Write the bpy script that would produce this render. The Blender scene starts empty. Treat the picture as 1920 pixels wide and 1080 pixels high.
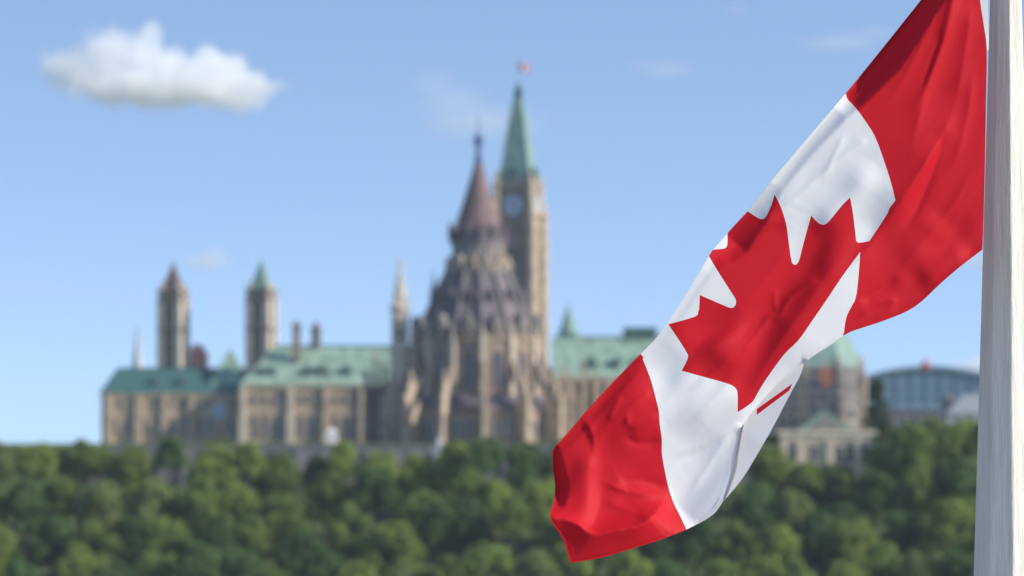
import bpy, bmesh, math, random
import numpy as np
from mathutils import Vector, Matrix, noise
from mathutils.geometry import delaunay_2d_cdt
R = math.radians
sc = bpy.context.scene
COL = sc.collection

# ------------------------------------------------------------------ camera, sky, sun, exposure
FPX, HOR = 5600.0, 900.0            # focal length in photo pixels, row of the horizon
cam_d = bpy.data.cameras.new("camera"); cam = bpy.data.objects.new("camera", cam_d); COL.objects.link(cam)
cam.location = (0, 0, 0); cam.rotation_euler = (R(90), 0, 0)
cam_d.sensor_width = 36; cam_d.lens = FPX / 1920 * 36; cam_d.shift_y = (HOR - 540) / 1920
cam_d.clip_start = 0.1; cam_d.clip_end = 60000
cam_d.dof.use_dof = True; cam_d.dof.focus_distance = 8.8; cam_d.dof.aperture_fstop = 3.4
sc.camera = cam

SUN_EL, SUN_AZ = 29.0, 108.0        # degrees; azimuth clockwise from +Y (the view direction)
w = bpy.data.worlds.new("World"); sc.world = w; w.use_nodes = True
nt = w.node_tree; nt.nodes.clear()
tc = nt.nodes.new("ShaderNodeTexCoord")
vm = nt.nodes.new("ShaderNodeVectorMath"); vm.operation = 'MULTIPLY_ADD'
vm.inputs[1].default_value = (1, 1, 2.2); vm.inputs[2].default_value = (0, 0, 0.21)
vn = nt.nodes.new("ShaderNodeVectorMath"); vn.operation = 'NORMALIZE'
sky = nt.nodes.new("ShaderNodeTexSky"); sky.sky_type = 'NISHITA'; sky.sun_disc = False
sky.sun_elevation = R(SUN_EL); sky.sun_rotation = R(SUN_AZ)
sky.altitude = 0; sky.air_density = 1.0; sky.dust_density = 0.6; sky.ozone_density = 1.1
bg = nt.nodes.new("ShaderNodeBackground"); bg.inputs[1].default_value = 0.15
wo = nt.nodes.new("ShaderNodeOutputWorld")
L = nt.links.new
L(tc.outputs['Generated'], vm.inputs[0]); L(vm.outputs[0], vn.inputs[0]); L(vn.outputs[0], sky.inputs[0])
L(sky.outputs[0], bg.inputs[0]); L(bg.outputs[0], wo.inputs[0])

sl = bpy.data.lights.new("sun", 'SUN'); sl.energy = 3.0; sl.angle = R(0.5); sl.color = (1.0, 0.93, 0.82)
sun = bpy.data.objects.new("sun", sl); COL.objects.link(sun)
sdir = Vector((math.sin(R(SUN_AZ)) * math.cos(R(SUN_EL)), math.cos(R(SUN_AZ)) * math.cos(R(SUN_EL)), math.sin(R(SUN_EL))))
sun.rotation_euler = (-sdir).to_track_quat('-Z', 'Y').to_euler()

sc.view_settings.view_transform = 'Standard'; sc.view_settings.look = 'None'
sc.view_settings.exposure = 0.85; sc.view_settings.gamma = 1.0
sc.render.engine = 'CYCLES'
sc.cycles.use_denoising = True
sc.cycles.max_bounces = 14; sc.cycles.volume_bounces = 12; sc.cycles.transparent_max_bounces = 8
sc.cycles.diffuse_bounces = 4; sc.cycles.transmission_bounces = 6
sc.cycles.volume_step_rate = 1.0

rng = random.Random(7)

def P(px, py, Y):
    """World point seen at photo pixel (px, py) at depth Y."""
    return Vector(((px - 960) * Y / FPX, Y, (HOR - py) * Y / FPX))

# ------------------------------------------------------------------ materials
def mat(name, color, rough=0.8, var=0.0, scale=1.0, stretch=(1, 1, 1), bump=0.0, spec=0.3, var_color=None, metallic=0.0, rand=0.0):
    m = bpy.data.materials.new(name); m.use_nodes = True
    t = m.node_tree; b = t.nodes['Principled BSDF']
    b.inputs['Roughness'].default_value = rough; b.inputs['Specular IOR Level'].default_value = spec
    b.inputs['Metallic'].default_value = metallic
    b.inputs['Base Color'].default_value = (*color, 1)
    if var or bump:
        c = t.nodes.new('ShaderNodeTexCoord'); mp = t.nodes.new('ShaderNodeMapping'); mp.inputs['Scale'].default_value = stretch
        n = t.nodes.new('ShaderNodeTexNoise'); n.inputs['Scale'].default_value = scale; n.inputs['Detail'].default_value = 6; n.inputs['Roughness'].default_value = 0.65
        t.links.new(c.outputs['Object'], mp.inputs[0]); t.links.new(mp.outputs[0], n.inputs['Vector'])
        cr = t.nodes.new('ShaderNodeValToRGB'); e = cr.color_ramp.elements
        lo = tuple(max(0, x * (1 - var)) for x in color) if var_color is None else var_color
        hi = tuple(min(1, x * (1 + var)) for x in color) if var_color is None else color
        e[0].position = 0.32; e[0].color = (*lo, 1); e[1].position = 0.68; e[1].color = (*hi, 1)
        t.links.new(n.outputs['Fac'], cr.inputs[0])
        src = cr.outputs[0]
        if rand:
            oi = t.nodes.new('ShaderNodeObjectInfo'); hs = t.nodes.new('ShaderNodeHueSaturation')
            mr = t.nodes.new('ShaderNodeMapRange'); mr.inputs[3].default_value = 1 - rand; mr.inputs[4].default_value = 1 + rand
            t.links.new(oi.outputs['Random'], mr.inputs[0]); t.links.new(mr.outputs[0], hs.inputs['Value'])
            t.links.new(src, hs.inputs['Color']); src = hs.outputs[0]
        t.links.new(src, b.inputs['Base Color'])
        if bump:
            bp = t.nodes.new('ShaderNodeBump'); bp.inputs['Strength'].default_value = bump; bp.inputs['Distance'].default_value = 0.1
            t.links.new(n.outputs['Fac'], bp.inputs['Height']); t.links.new(bp.outputs[0], b.inputs['Normal'])
    return m

M = {
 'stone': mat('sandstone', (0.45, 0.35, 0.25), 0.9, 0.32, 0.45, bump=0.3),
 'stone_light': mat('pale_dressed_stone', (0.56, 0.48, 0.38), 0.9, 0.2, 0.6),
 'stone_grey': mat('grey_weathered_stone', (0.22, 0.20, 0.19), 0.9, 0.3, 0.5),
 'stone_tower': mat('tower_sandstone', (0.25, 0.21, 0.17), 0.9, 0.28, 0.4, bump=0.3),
 'stone_dark': mat('dark_sandstone', (0.29, 0.225, 0.17), 0.9, 0.4, 0.35, bump=0.3),  # darker tone of the sandstone, for aisle, drum and flying arches
 'arch_stone': mat('red_arch_stone', (0.42, 0.25, 0.17), 0.9, 0.2, 0.8),
 'copper': mat('green_copper_roof', (0.24, 0.345, 0.265), 0.65, 0.42, 0.22, (2, 2, 0.6)),
 'copper_dark': mat('dark_copper_roof', (0.05, 0.13, 0.12), 0.65, 0.25, 0.35, (3, 3, 0.4)),
 'copper_spire': mat('spire_copper', (0.19, 0.29, 0.245), 0.6, 0.25, 0.4, (2, 2, 0.5)),
 'slate': mat('purple_slate', (0.135, 0.112, 0.125), 0.6, 0.35, 0.5, (2, 2, 0.6)),
 'slate_red': mat('red_slate', (0.165, 0.108, 0.108), 0.65, 0.25, 0.6, (2, 2, 0.6)),
 'iron': mat('blue_painted_iron', (0.06, 0.09, 0.22), 0.5, 0.2, 1.0),
 'glass': mat('dark_window_glass', (0.035, 0.045, 0.065), 0.12, 0.2, 0.6, spec=0.6),
 'glass_blue': mat('painted_sky_glass', (0.20, 0.33, 0.45), 0.1, 0.2, 0.4, spec=0.7),  # blue base colour paints the sky's reflection into the pane
 'louvre': mat('dark_louvres', (0.05, 0.05, 0.055), 0.8, 0.3, 1.0),
 'brick': mat('red_brick', (0.46, 0.22, 0.19), 0.9, 0.15, 0.8),
 'white': mat('white_painted_stone', (0.72, 0.70, 0.66), 0.8, 0.1, 0.7),
 'clock': mat('clock_enamel', (0.38, 0.44, 0.52), 0.4, 0.05, 0.7),
 'black': mat('blackened_metal', (0.03, 0.03, 0.035), 0.5, 0.2, 1.0),
 'grey_wall': mat('grey_retaining_stone', (0.21, 0.205, 0.215), 0.9, 0.25, 0.6),
 'steel': mat('galvanised_steel', (0.33, 0.34, 0.36), 0.5, 0.2, 1.0, metallic=0.3),
 'tarp': mat('orange_tarpaulin', (0.34, 0.12, 0.08), 0.7, 0.15, 0.7),
 'arena_glass': mat('blue_arena_glass', (0.12, 0.20, 0.26), 0.15, 0.2, 0.25, spec=0.6),
 'arena_frame': mat('blue_grey_cladding', (0.15, 0.23, 0.30), 0.6, 0.1, 0.3),
 'red_paint': mat('red_paint', (0.45, 0.06, 0.06), 0.6, 0.1, 0.8),
 'pale_roof': mat('pale_grey_roof', (0.42, 0.45, 0.48), 0.7, 0.1, 0.5),
 'bark': mat('bark', (0.075, 0.055, 0.04), 0.95, 0.35, 1.2, (2, 2, 0.4)),
 'earth': mat('slope_undergrowth', (0.07, 0.10, 0.035), 1.0, 0.4, 0.15),
 'grass': mat('lawn', (0.07, 0.11, 0.03), 1.0, 0.3, 0.2),
 'water': mat('river_water', (0.03, 0.05, 0.06), 0.08, 0.2, 0.05, spec=0.6),
 'paving': mat('pale_concrete', (0.30, 0.285, 0.25), 0.9, 0.2, 1.5),
}
def leaf_mat(name, c, rand=0.18):
    m = mat(name, c, 0.75, 0.35, 0.35, rand=rand, spec=0.15)
    t = m.node_tree; b = t.nodes['Principled BSDF']
    tr = t.nodes.new('ShaderNodeBsdfTranslucent'); mx = t.nodes.new('ShaderNodeMixShader'); mx.inputs[0].default_value = 0.48
    src = b.inputs['Base Color'].links[0].from_socket
    t.links.new(src, tr.inputs['Color'])
    t.links.new(b.outputs[0], mx.inputs[1]); t.links.new(tr.outputs[0], mx.inputs[2])
    t.links.new(mx.outputs[0], t.nodes['Material Output'].inputs[0]); return m
LEAF = {
 'mid green': leaf_mat('mid_green_leaves', (0.175, 0.25, 0.058)),
 'bright green': leaf_mat('bright_green_leaves', (0.24, 0.315, 0.07)),
 'olive green': leaf_mat('olive_leaves', (0.21, 0.27, 0.085)),
 'dark green': leaf_mat('dark_green_leaves', (0.10, 0.18, 0.055)),
 'deep': leaf_mat('poplar_leaves', (0.035, 0.075, 0.03)),
}

# ------------------------------------------------------------------ builders
def link(o, parent=None):
    COL.objects.link(o)
    if parent is not None: o.parent = parent
    return o
def obj(name, bm, m, parent=None, smooth=False, loc=None, rz=0):
    bmesh.ops.recalc_face_normals(bm, faces=bm.faces)
    me = bpy.data.meshes.new(name); bm.to_mesh(me); bm.free()
    me.materials.append(m)
    if smooth:
        for p in me.polygons: p.use_smooth = True
    o = link(bpy.data.objects.new(name, me), parent)
    if loc is not None: o.location = loc
    o.rotation_euler.z = rz
    return o
def tag(o, label, cat, group=None):
    o['label'] = label; o['category'] = cat
    if group: o['group'] = group
    return o
def thing(name, label, cat, loc=(0, 0, 0), rz=0, group=None):
    o = link(bpy.data.objects.new(name, None)); o.location = loc; o.rotation_euler.z = rz
    o.empty_display_size = 1
    return tag(o, label, cat, group)
def struct(o, kind='structure'):
    o['kind'] = kind; return o
def box(bm, c, s, rz=0):
    m = Matrix.Translation(c) @ Matrix.Rotation(rz, 4, 'Z') @ Matrix.Diagonal((s[0], s[1], s[2], 1))
    bmesh.ops.create_cube(bm, size=1, matrix=m)
def frustum(bm, c, n, r0, r1, z0, z1, rot=0.0, caps=True):
    return rings(bm, c, n, [(r0, z0), (r1, z1)], rot, caps)
def rings(bm, c, n, prof, rot=0.0, caps=True):
    """A turned or faceted solid: prof is a list of (radius, height)."""
    loops = []
    for r, z in prof:
        if r < 1e-4: loops.append([bm.verts.new((c[0], c[1], z))])
        else: loops.append([bm.verts.new((c[0] + r * math.cos(rot + 2 * math.pi * k / n), c[1] + r * math.sin(rot + 2 * math.pi * k / n), z)) for k in range(n)])
    for a, b in zip(loops, loops[1:]):
        for k in range(n):
            q = [a[k % len(a)], a[(k + 1) % len(a)], b[(k + 1) % len(b)], b[k % len(b)]]
            u = []
            for v in q:
                if v not in u: u.append(v)
            if len(u) > 2: bm.faces.new(u)
    if caps:
        for l in (loops[0], loops[-1]):
            if len(l) > 2: bm.faces.new(l)
def prism(bm, pts, axis, a, b):
    """Extrude a polygon: axis 'y' -> pts are (x, z) and a, b are y; axis 'x' -> pts are (y, z)."""
    f = (lambda p, t: (p[0], t, p[1])) if axis == 'y' else (lambda p, t: (t, p[0], p[1]))
    A = [bm.verts.new(f(p, a)) for p in pts]; B = [bm.verts.new(f(p, b)) for p in pts]
    bm.faces.new(A); bm.faces.new(B)
    n = len(pts)
    for k in range(n): bm.faces.new((A[k], A[(k + 1) % n], B[(k + 1) % n], B[k]))
def hip_roof(bm, x0, x1, y0, y1, z0, z1, hl, hr):
    """Roof with its ridge along x; hl/hr are how far the ridge stops short of each end."""
    ym = (y0 + y1) / 2
    v = [bm.verts.new(p) for p in ((x0, y0, z0), (x1, y0, z0), (x1, y1, z0), (x0, y1, z0), (x0 + hl, ym, z1), (x1 - hr, ym, z1))]
    for f in ((0, 1, 5, 4), (1, 2, 5), (2, 3, 4, 5), (3, 0, 4), (3, 2, 1, 0)): bm.faces.new([v[i] for i in f])
def pinnacle(bm, x, y, z0, z1, r, top):
    """Square shaft with a moulded collar and a tall pointed cap."""
    rings(bm, (x, y), 4, [(r, z0), (r, z1), (r * 1.3, z1 + r * 0.2), (r * 1.3, z1 + r * 0.6), (r * 0.85, z1 + r * 0.7), (0, top)], math.pi / 4)

WIN = {}
def arch_pts(wd, h, pointed):
    hw = wd / 2
    if not pointed: return [(-hw, 0), (hw, 0), (hw, h), (-hw, h)]
    s = h - wd * 0.85
    return [(-hw, 0), (hw, 0), (hw, s), (hw * .85, s + wd * .33), (hw * .45, s + wd * .65), (0, h), (-hw * .45, s + wd * .65), (-hw * .85, s + wd * .33), (-hw, s)]
def window(parent, x, y, z, wd, h, rz=0, pointed=True, surround='stone_light', glass='glass', label=None):
    """A stone surround and its pane; the window faces local -Y before rz."""
    key = (round(wd, 2), round(h, 2), pointed, surround, glass)
    if key not in WIN:
        bm = bmesh.new(); b = max(0.18, wd * 0.12)
        out = arch_pts(wd + 2 * b, h + 2 * b, pointed); inn = arch_pts(wd, h, pointed)
        n = len(out)
        for yy0, yy1 in ((-0.25, 0.3),):
            A = [bm.verts.new((p[0], yy0, p[1] - b)) for p in out]; B = [bm.verts.new((p[0], yy0, p[1])) for p in inn]
            A2 = [bm.verts.new((p[0], yy1, p[1] - b)) for p in out]; B2 = [bm.verts.new((p[0], yy1, p[1])) for p in inn]
            for k in range(n):
                j = (k + 1) % n
                bm.faces.new((A[k], A[j], B[j], B[k])); bm.faces.new((A2[k], A[k], A[j], A2[j])) if False else bm.faces.new((A[k], A2[k], A2[j], A[j]))
                bm.faces.new((B[k], B[j], B2[j], B2[k]))
        if wd > 1.2:
            box(bm, (0, -0.1, h * 0.42), (0.16, 0.16, h * 0.82))
        bmesh.ops.recalc_face_normals(bm, faces=bm.faces)
        me = bpy.data.meshes.new('window_surround'); bm.to_mesh(me); bm.free(); me.materials.append(M[surround])
        bm = bmesh.new()
        prism(bm, inn, 'y', -0.06, 0.02)
        bmesh.ops.recalc_face_normals(bm, faces=bm.faces)
        mg = bpy.data.meshes.new('window_pane'); bm.to_mesh(mg); bm.free(); mg.materials.append(M[glass])
        WIN[key] = (me, mg)
    me, mg = WIN[key]
    o = link(bpy.data.objects.new('window', me), parent); o.location = (x, y, z); o.rotation_euler.z = rz
    p = link(bpy.data.objects.new('pane', mg), o)
    if label: o['label'] = label
    return o

# ------------------------------------------------------------------ terrain (setting)
def tz(Y):
    """Height of the ground at depth Y."""
    pts = [(-400, -1.7), (26, -1.7), (34, -4), (60, -34), (90, -43), (545, -43), (572, -42), (652, -9), (664, -6), (670, 8.2), (900, 8.2), (1500, 9), (6500, 12)]
    for (a, za), (b, zb) in zip(pts, pts[1:]):
        if Y <= b: return za + (zb - za) * (Y - a) / (b - a)
    return pts[-1][1]
bm = bmesh.new()
xs = [-6500, -1500, -500] + list(range(-300, 41, 20)) + [50, 56, 58, 60, 62, 64, 66, 70, 80] + list(range(100, 301, 20)) + [500, 1500, 6500]
ys = [-400, -30, 0, 18, 26, 34, 47, 60, 75, 90, 200, 400, 470, 484] + list(range(498, 545, 12)) + [545, 560, 572] + list(range(580, 650, 8)) + [650, 657, 664, 670, 680, 690, 700, 706, 712, 730, 760, 900, 1200, 1500, 4000, 6500]
def gz(x, y):
    """Ground height: the plateau steps down on the right, in front of the domed block."""
    z = tz(y); f = min(1, max(0, (x - 59) / 5)); f = f * f * (3 - 2 * f)
    if y > 664 and y < 712:
        low = 0.8 if y <= 706 else 0.8 + 7.4 * (y - 706) / 6
        z = z * (1 - f) + low * f
    elif y > 650 and y <= 664: z = z * (1 - f) + f * (-9 + 9.8 * (y - 650) / 14)
    return z
def grnd_z(x, y):
    z = gz(x, y)
    if 572 < y < 664: z += 1.6 * noise.noise((x * 0.03, y * 0.03, 1.7))
    return z
grid = [[bm.verts.new((x, y, grnd_z(x, y))) for x in xs] for y in ys]
for j in range(len(ys) - 1):
    for i in range(len(xs) - 1):
        bm.faces.new((grid[j][i], grid[j][i + 1], grid[j + 1][i + 1], grid[j + 1][i]))
g = struct(obj('ground', bm, M['earth']))
g.data.materials.append(M['grass']); g.data.materials.append(M['paving'])
for p in g.data.polygons:
    if p.center.y > 664: p.material_index = 1
    elif p.center.y < 30: p.material_index = 2
bm = bmesh.new()
v = [bm.verts.new(p) for p in ((-3000, 86, -42.0), (3000, 86, -42.0), (3000, 575, -42.0), (-3000, 575, -42.0))]; bm.faces.new(v)
struct(obj('river_water', bm, M['water']))

# ------------------------------------------------------------------ the round building with the steep slate roof
def round_building():
    base = P(897, 830, 700); t = thing('round_gothic_building', 'round gothic stone building with steep tiered slate roof, ringed by buttresses', 'building', base)
    zz = lambda py: (830 - py) / 8.0
    N = 14; dA = 2 * math.pi / N; rot = -math.pi / 2 + R(4.4)
    am = lambda k: rot + dA / 2 + dA * k         # middle of a side
    ac = lambda k: rot + 2 * math.pi * k / N                        # corner
    bm = bmesh.new()
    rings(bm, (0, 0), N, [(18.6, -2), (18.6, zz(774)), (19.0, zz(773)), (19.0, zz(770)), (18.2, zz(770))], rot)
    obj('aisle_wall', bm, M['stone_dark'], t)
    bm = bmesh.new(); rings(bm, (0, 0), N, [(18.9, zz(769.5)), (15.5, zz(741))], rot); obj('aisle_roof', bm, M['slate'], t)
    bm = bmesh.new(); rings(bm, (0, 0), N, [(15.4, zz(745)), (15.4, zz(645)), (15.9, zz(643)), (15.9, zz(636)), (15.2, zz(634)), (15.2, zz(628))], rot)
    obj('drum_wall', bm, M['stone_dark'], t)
    # main roof: curved tiers of slate
    bm = bmesh.new(); rings(bm, (0, 0), N, [(14.7, zz(629)), (12.9, zz(603)), (10.5, zz(560)), (8.3, zz(525)), (6.6, zz(498)), (6.0, zz(490))], rot)
    mr = obj('main_roof', bm, M['slate'], t)
    for k in range(N):
        bm = bmesh.new()
        prev = None
        for r, z in [(14.9, zz(632)), (13.2, zz(601)), (10.8, zz(558)), (8.6, zz(523)), (6.7, zz(494))]:
            a = ac(k); p = Vector((r * math.cos(a), r * math.sin(a), z))
            s = Vector((-math.sin(a), math.cos(a), 0)) * 0.3; o = Vector((math.cos(a), math.sin(a), .4)) * 0.3
            cur = [bm.verts.new(p + s - o), bm.verts.new(p + s + o), bm.verts.new(p - s + o), bm.verts.new(p - s - o)]
            if prev:
                for i in range(4): bm.faces.new((prev[i], prev[(i + 1) % 4], cur[(i + 1) % 4], cur[i]))
            else: bm.faces.new(cur)
            prev = cur
        bm.faces.new(prev)
        obj('roof_rib', bm, M['stone_grey'], mr)
    # lantern
    bm = bmesh.new(); rings(bm, (0, 0), N, [(6.1, zz(500)), (6.1, zz(462)), (6.7, zz(460)), (6.7, zz(456))], rot)
    obj('lantern_wall', bm, M['stone_grey'], t)
    bm = bmesh.new()
    rings(bm, (0, 0), N, [(6.6, zz(456)), (6.6, zz(438)), (6.9, zz(437)), (6.9, zz(433)), (6.2, zz(433))], rot)
    for k in range(N):
        a = ac(k); box(bm, (6.7 * math.cos(a), 6.7 * math.sin(a), zz(429)), (0.8, 0.5, 1.5), a + math.pi / 2)
        pinnacle(bm, 6.9 * math.cos(a), 6.9 * math.sin(a), zz(452), zz(430), 0.42, zz(414))
    obj('lantern_parapet', bm, M['slate'], t)
    bm = bmesh.new(); rings(bm, (0, 0), N, [(6.0, zz(434)), (5.4, zz(420)), (4.6, zz(400)), (3.5, zz(374)), (2.3, zz(343)), (1.2, zz(314)), (0.9, zz(306))], rot)
    ur = obj('upper_roof', bm, M['slate_red'], t)
    bm = bmesh.new(); rings(bm, (0, 0), 10, [(1.0, zz(306)), (0.75, zz(297)), (0.6, zz(286)), (0.55, zz(272)), (1.0, zz(268)), (1.15, zz(262)), (1.0, zz(257)), (0.4, zz(253)), (0.18, zz(245)), (0.08, zz(214))])
    obj('finial', bm, M['iron'], ur, True)
    for k in range(N):
        a = am(k); rz = a + math.pi / 2
        rr = math.cos(dA / 2)
        window(t, 6.12 * rr * math.cos(a), 6.12 * rr * math.sin(a), zz(497), 1.1, 3.9, rz)
        window(t, 15.45 * rr * math.cos(a), 15.45 * rr * math.sin(a), zz(730), 3.2, 8.8, rz, surround='arch_stone')
        for d in (-1.9, 0, 1.9):
            window(t, 18.65 * rr * math.cos(a) - d * math.sin(a), 18.65 * rr * math.sin(a) + d * math.cos(a), zz(820), 1.15, 4.0, rz)
        # gabled dormer standing on the drum cornice
        bm = bmesh.new()
        pr = [(-1.35, zz(632)), (1.35, zz(632)), (1.35, zz(612)), (0, zz(594)), (-1.35, zz(612))]
        prism(bm, pr, 'y', -15.6, -12.2)
        d = obj('dormer', bm, M['stone_grey'], mr); d.rotation_euler.z = rz
        window(d, 0, -15.62, zz(628), 1.5, 2.6, 0, glass='louvre')
        bm = bmesh.new(); prism(bm, [(-.75, zz(568)), (.75, zz(568)), (.75, zz(557)), (0, zz(545)), (-.75, zz(557))], 'y', -11.2, -8.6)
        d = obj('lucarne', bm, M['slate'], mr); d.rotation_euler.z = rz
        window(d, 0, -11.22, zz(566), .8, 1.5, 0, glass='louvre', surround='stone_grey')
        bm = bmesh.new(); prism(bm, [(-1.1, zz(512)), (1.1, zz(512)), (1.1, zz(500)), (0, zz(482)), (-1.1, zz(500))], 'y', -7.6, -5.9)
        d = obj('gablet', bm, M['stone'], mr); d.rotation_euler.z = rz
        window(d, 0, -7.62, zz(510), 1.0, 2.0, 0, glass='louvre')
        # buttress: outer pier, its pinnacle, the flying arch and the drum pier
        a = ac(k); rz = a + math.pi / 2; wd = 1.25
        bm = bmesh.new()
        box(bm, (0, -21.2, zz(790)), (wd, 4.4, zz(750) + 2 + 0.0), 0)
        box(bm, (0, -21.0, zz(750)), (wd * 0.85, 2.2, 7.0))
        pinnacle(bm, 0, -21.0, zz(726), zz(716), 0.62, zz(692))
        b = obj('buttress', bm, M['stone'], t); b.rotation_euler.z = rz
        bm = bmesh.new()
        prism(bm, [(-20.2, zz(735)), (-20.2, zz(752)), (-18.6, zz(738)), (-17.0, zz(716)), (-15.5, zz(692)), (-15.5, zz(672))], 'x', -0.38, 0.38)
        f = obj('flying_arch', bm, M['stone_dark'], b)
        bm = bmesh.new()
        box(bm, (0, -15.7, (zz(745) + zz(640)) / 2), (1.1, 1.1, zz(640) - zz(745)))
        pinnacle(bm, 0, -15.8, zz(640), zz(628), 0.5, zz(606))
        obj('drum_pier', bm, M['stone_light'], b)
    # the tall stair turret on the left
    tx = (751 - 897) / 8.0
    bm = bmesh.new()
    rings(bm, (tx, -3), 8, [(2.8, -2), (2.8, zz(760)), (2.4, zz(752)), (2.4, zz(660)), (2.7, zz(657)), (2.7, zz(652)), (2.15, zz(648)), (2.15, zz(585)), (2.55, zz(582)), (2.55, zz(576)), (1.9, zz(572)), (0.9, zz(530)), (0.3, zz(500)), (0.55, zz(496)), (0.0, zz(480))], math.pi / 8)
    for k in range(4):
        a = math.pi / 4 + k * math.pi / 2
        pinnacle(bm, tx + 2.1 * math.cos(a), -3 + 2.1 * math.sin(a), zz(600), zz(578), 0.4, zz(552))
    st = obj('stair_turret', bm, M['stone_light'], t)
    for py in (640, 690, 735): window(st, tx, -3 - 2.05, zz(py), 0.7, 3.2, 0, glass='louvre')
    bm = bmesh.new()
    prism(bm, [(tx + 1.8, zz(702)), (tx + 1.8, zz(722)), (tx + 4, zz(700)), (-12.5, zz(690)), (-12.5, zz(668)), (tx + 5, zz(672))], 'y', -3.8, -2.4)
    obj('turret_bridge', bm, M['stone_light'], t)
    # tall pinnacle behind the left shoulder of the roof
    bm = bmesh.new(); pinnacle(bm, (812 - 897) / 8, 6.5, zz(640), zz(545), 1.0, zz(500)); obj('shoulder_pinnacle', bm, M['stone_grey'], t)
round_building()

# ------------------------------------------------------------------ clock tower
def clock_tower():
    Y = 805; s = FPX / Y
    t = thing('clock_tower', 'tall square clock tower with tapering green copper spire behind round building', 'tower', (P(972, 830, Y)), R(-16))
    zz = lambda py: (830 - py) / s
    h = 5.3
    bm = bmesh.new()
    box(bm, (0, 0, zz(612) / 2 - 1), (2 * h, 2 * h, zz(612) + 2))
    box(bm, (0, 0, (zz(612) + zz(425)) / 2), (2 * h - .6, 2 * h - .6, zz(425) - zz(612) + 0.2))
    for py in (612, 560, 462, 425): box(bm, (0, 0, zz(py)), (2 * h + .7, 2 * h + .7, 1.1))
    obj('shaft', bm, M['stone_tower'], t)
    bm = bmesh.new(); hb = 5.0
    box(bm, (0, 0, (zz(424) + zz(350)) / 2), (2 * hb, 2 * hb, zz(350) - zz(424)))
    box(bm, (0, 0, zz(352)), (2 * hb + .8, 2 * hb + .8, 1.0))
    for q in range(4):
        a = q * math.pi / 2
        c, s_ = math.cos(a), math.sin(a)
        pr = [(-2.9, zz(360)), (2.9, zz(360)), (0, zz(330))]
        b2 = bmesh.new(); prism(b2, pr, 'y', -hb - .35, -hb + .6)
        bmesh.ops.rotate(b2, verts=b2.verts, cent=(0, 0, 0), matrix=Matrix.Rotation(a, 3, 'Z'))
        me = bpy.data.meshes.new('x'); b2.to_mesh(me); b2.free(); bm.from_mesh(me); bpy.data.meshes.remove(me)
    cs = obj('clock_stage', bm, M['stone_tower'], t)
    for sx in (-1, 1):
        for sy in (-1, 1):
            bm = bmesh.new(); x, y = sx * h, sy * h
            rings(bm, (x, y), 8, [(1.7, -2), (1.7, zz(620)), (1.9, zz(618)), (1.9, zz(608)), (1.6, zz(606)), (1.6, zz(465)), (1.85, zz(463)), (1.85, zz(455)), (1.5, zz(453)), (1.5, zz(412)), (1.8, zz(410)), (1.8, zz(404)), (1.3, zz(402)), (0, zz(362))], math.pi / 8)
            obj('corner_turret', bm, M['stone'], t)
            bm = bmesh.new(); x, y = sx * 4.75, sy * 4.75
            rings(bm, (x, y), 8, [(0.95, zz(425)), (0.95, zz(352)), (1.2, zz(350)), (1.2, zz(346)), (0.8, zz(344)), (0, zz(318))], math.pi / 8)
            obj('clock_stage_pinnacle', bm, M['stone'], cs)
    for q in range(4):
        a = q * math.pi / 2; d = Vector((math.sin(a), -math.cos(a), 0))
        r = Vector((math.cos(a), math.sin(a), 0))
        for dx in (-2.1, 0, 2.1):
            p = d * (h - .32) + r * dx
            window(t, p.x, p.y, zz(548), 1.5, zz(470) - zz(548), a, glass='louvre')
            window(t, p.x, p.y, zz(604), 1.3, 4.6, a, glass='louvre')
        bm = bmesh.new()
        bmesh.ops.create_cone(bm, cap_ends=True, segments=32, radius1=2.75, radius2=2.75, depth=0.3, matrix=Matrix.Rotation(math.pi / 2, 4, 'X'))
        p = d * (hb + .16); cf = obj('clock_face', bm, M['clock'], cs, loc=(p.x, p.y, zz(388)), rz=a)
        bm = bmesh.new()
        rings(bm, (0, 0), 32, [(2.75, -.35), (3.1, -.35), (3.1, .2), (2.75, .2), (2.75, -.35)], caps=False)
        bmesh.ops.rotate(bm, verts=bm.verts, cent=(0, 0, 0), matrix=Matrix.Rotation(math.pi / 2, 3, 'X'))
        obj('clock_rim', bm, M['stone_grey'], cf)
        bm = bmesh.new(); box(bm, (0, -.22, .85), (.22, .06, 2.0)); box(bm, (.6, -.22, -.3), (1.4, .06, .26)); obj('clock_hand', bm, M['black'], cf)
    bm = bmesh.new()
    rings(bm, (0, 0), 4, [(7.0, zz(350)), (6.5, zz(345)), (5.9, zz(335)), (5.3, zz(312)), (4.2, zz(270)), (2.9, zz(225)), (1.7, zz(190)), (1.4, zz(184))], math.pi / 4)
    sp = obj('spire', bm, M['copper_spire'], t)
    bm = bmesh.new()
    rings(bm, (0, 0), 4, [(1.5, zz(184)), (1.5, zz(180)), (1.1, zz(179)), (1.1, zz(172)), (1.5, zz(171)), (0.9, zz(166)), (0.3, zz(156))], math.pi / 4)
    obj('spire_lantern', bm, M['copper_dark'], sp)
    for q in range(4):
        a = q * math.pi / 2
        bm = bmesh.new(); prism(bm, [(-1.0, zz(338)), (1.0, zz(338)), (1.0, zz(326)), (0, zz(314)), (-1.0, zz(326))], 'y', -5.0, -2.6)
        d = obj('spire_dormer', bm, M['copper_dark'], sp, rz=a)
    for k in range(4):
        a = math.pi / 4 + k * math.pi / 2
        bm = bmesh.new()
        rings(bm, (5.9 * math.cos(a), 5.9 * math.sin(a)), 6, [(0.45, zz(350)), (0.45, zz(332)), (0, zz(318))]); obj('spire_finial', bm, M['copper_spire'], sp)
    bm = bmesh.new(); rings(bm, (0, 0), 8, [(0.16, zz(158)), (0.09, zz(104))]); obj('mast', bm, M['steel'], t)
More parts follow.
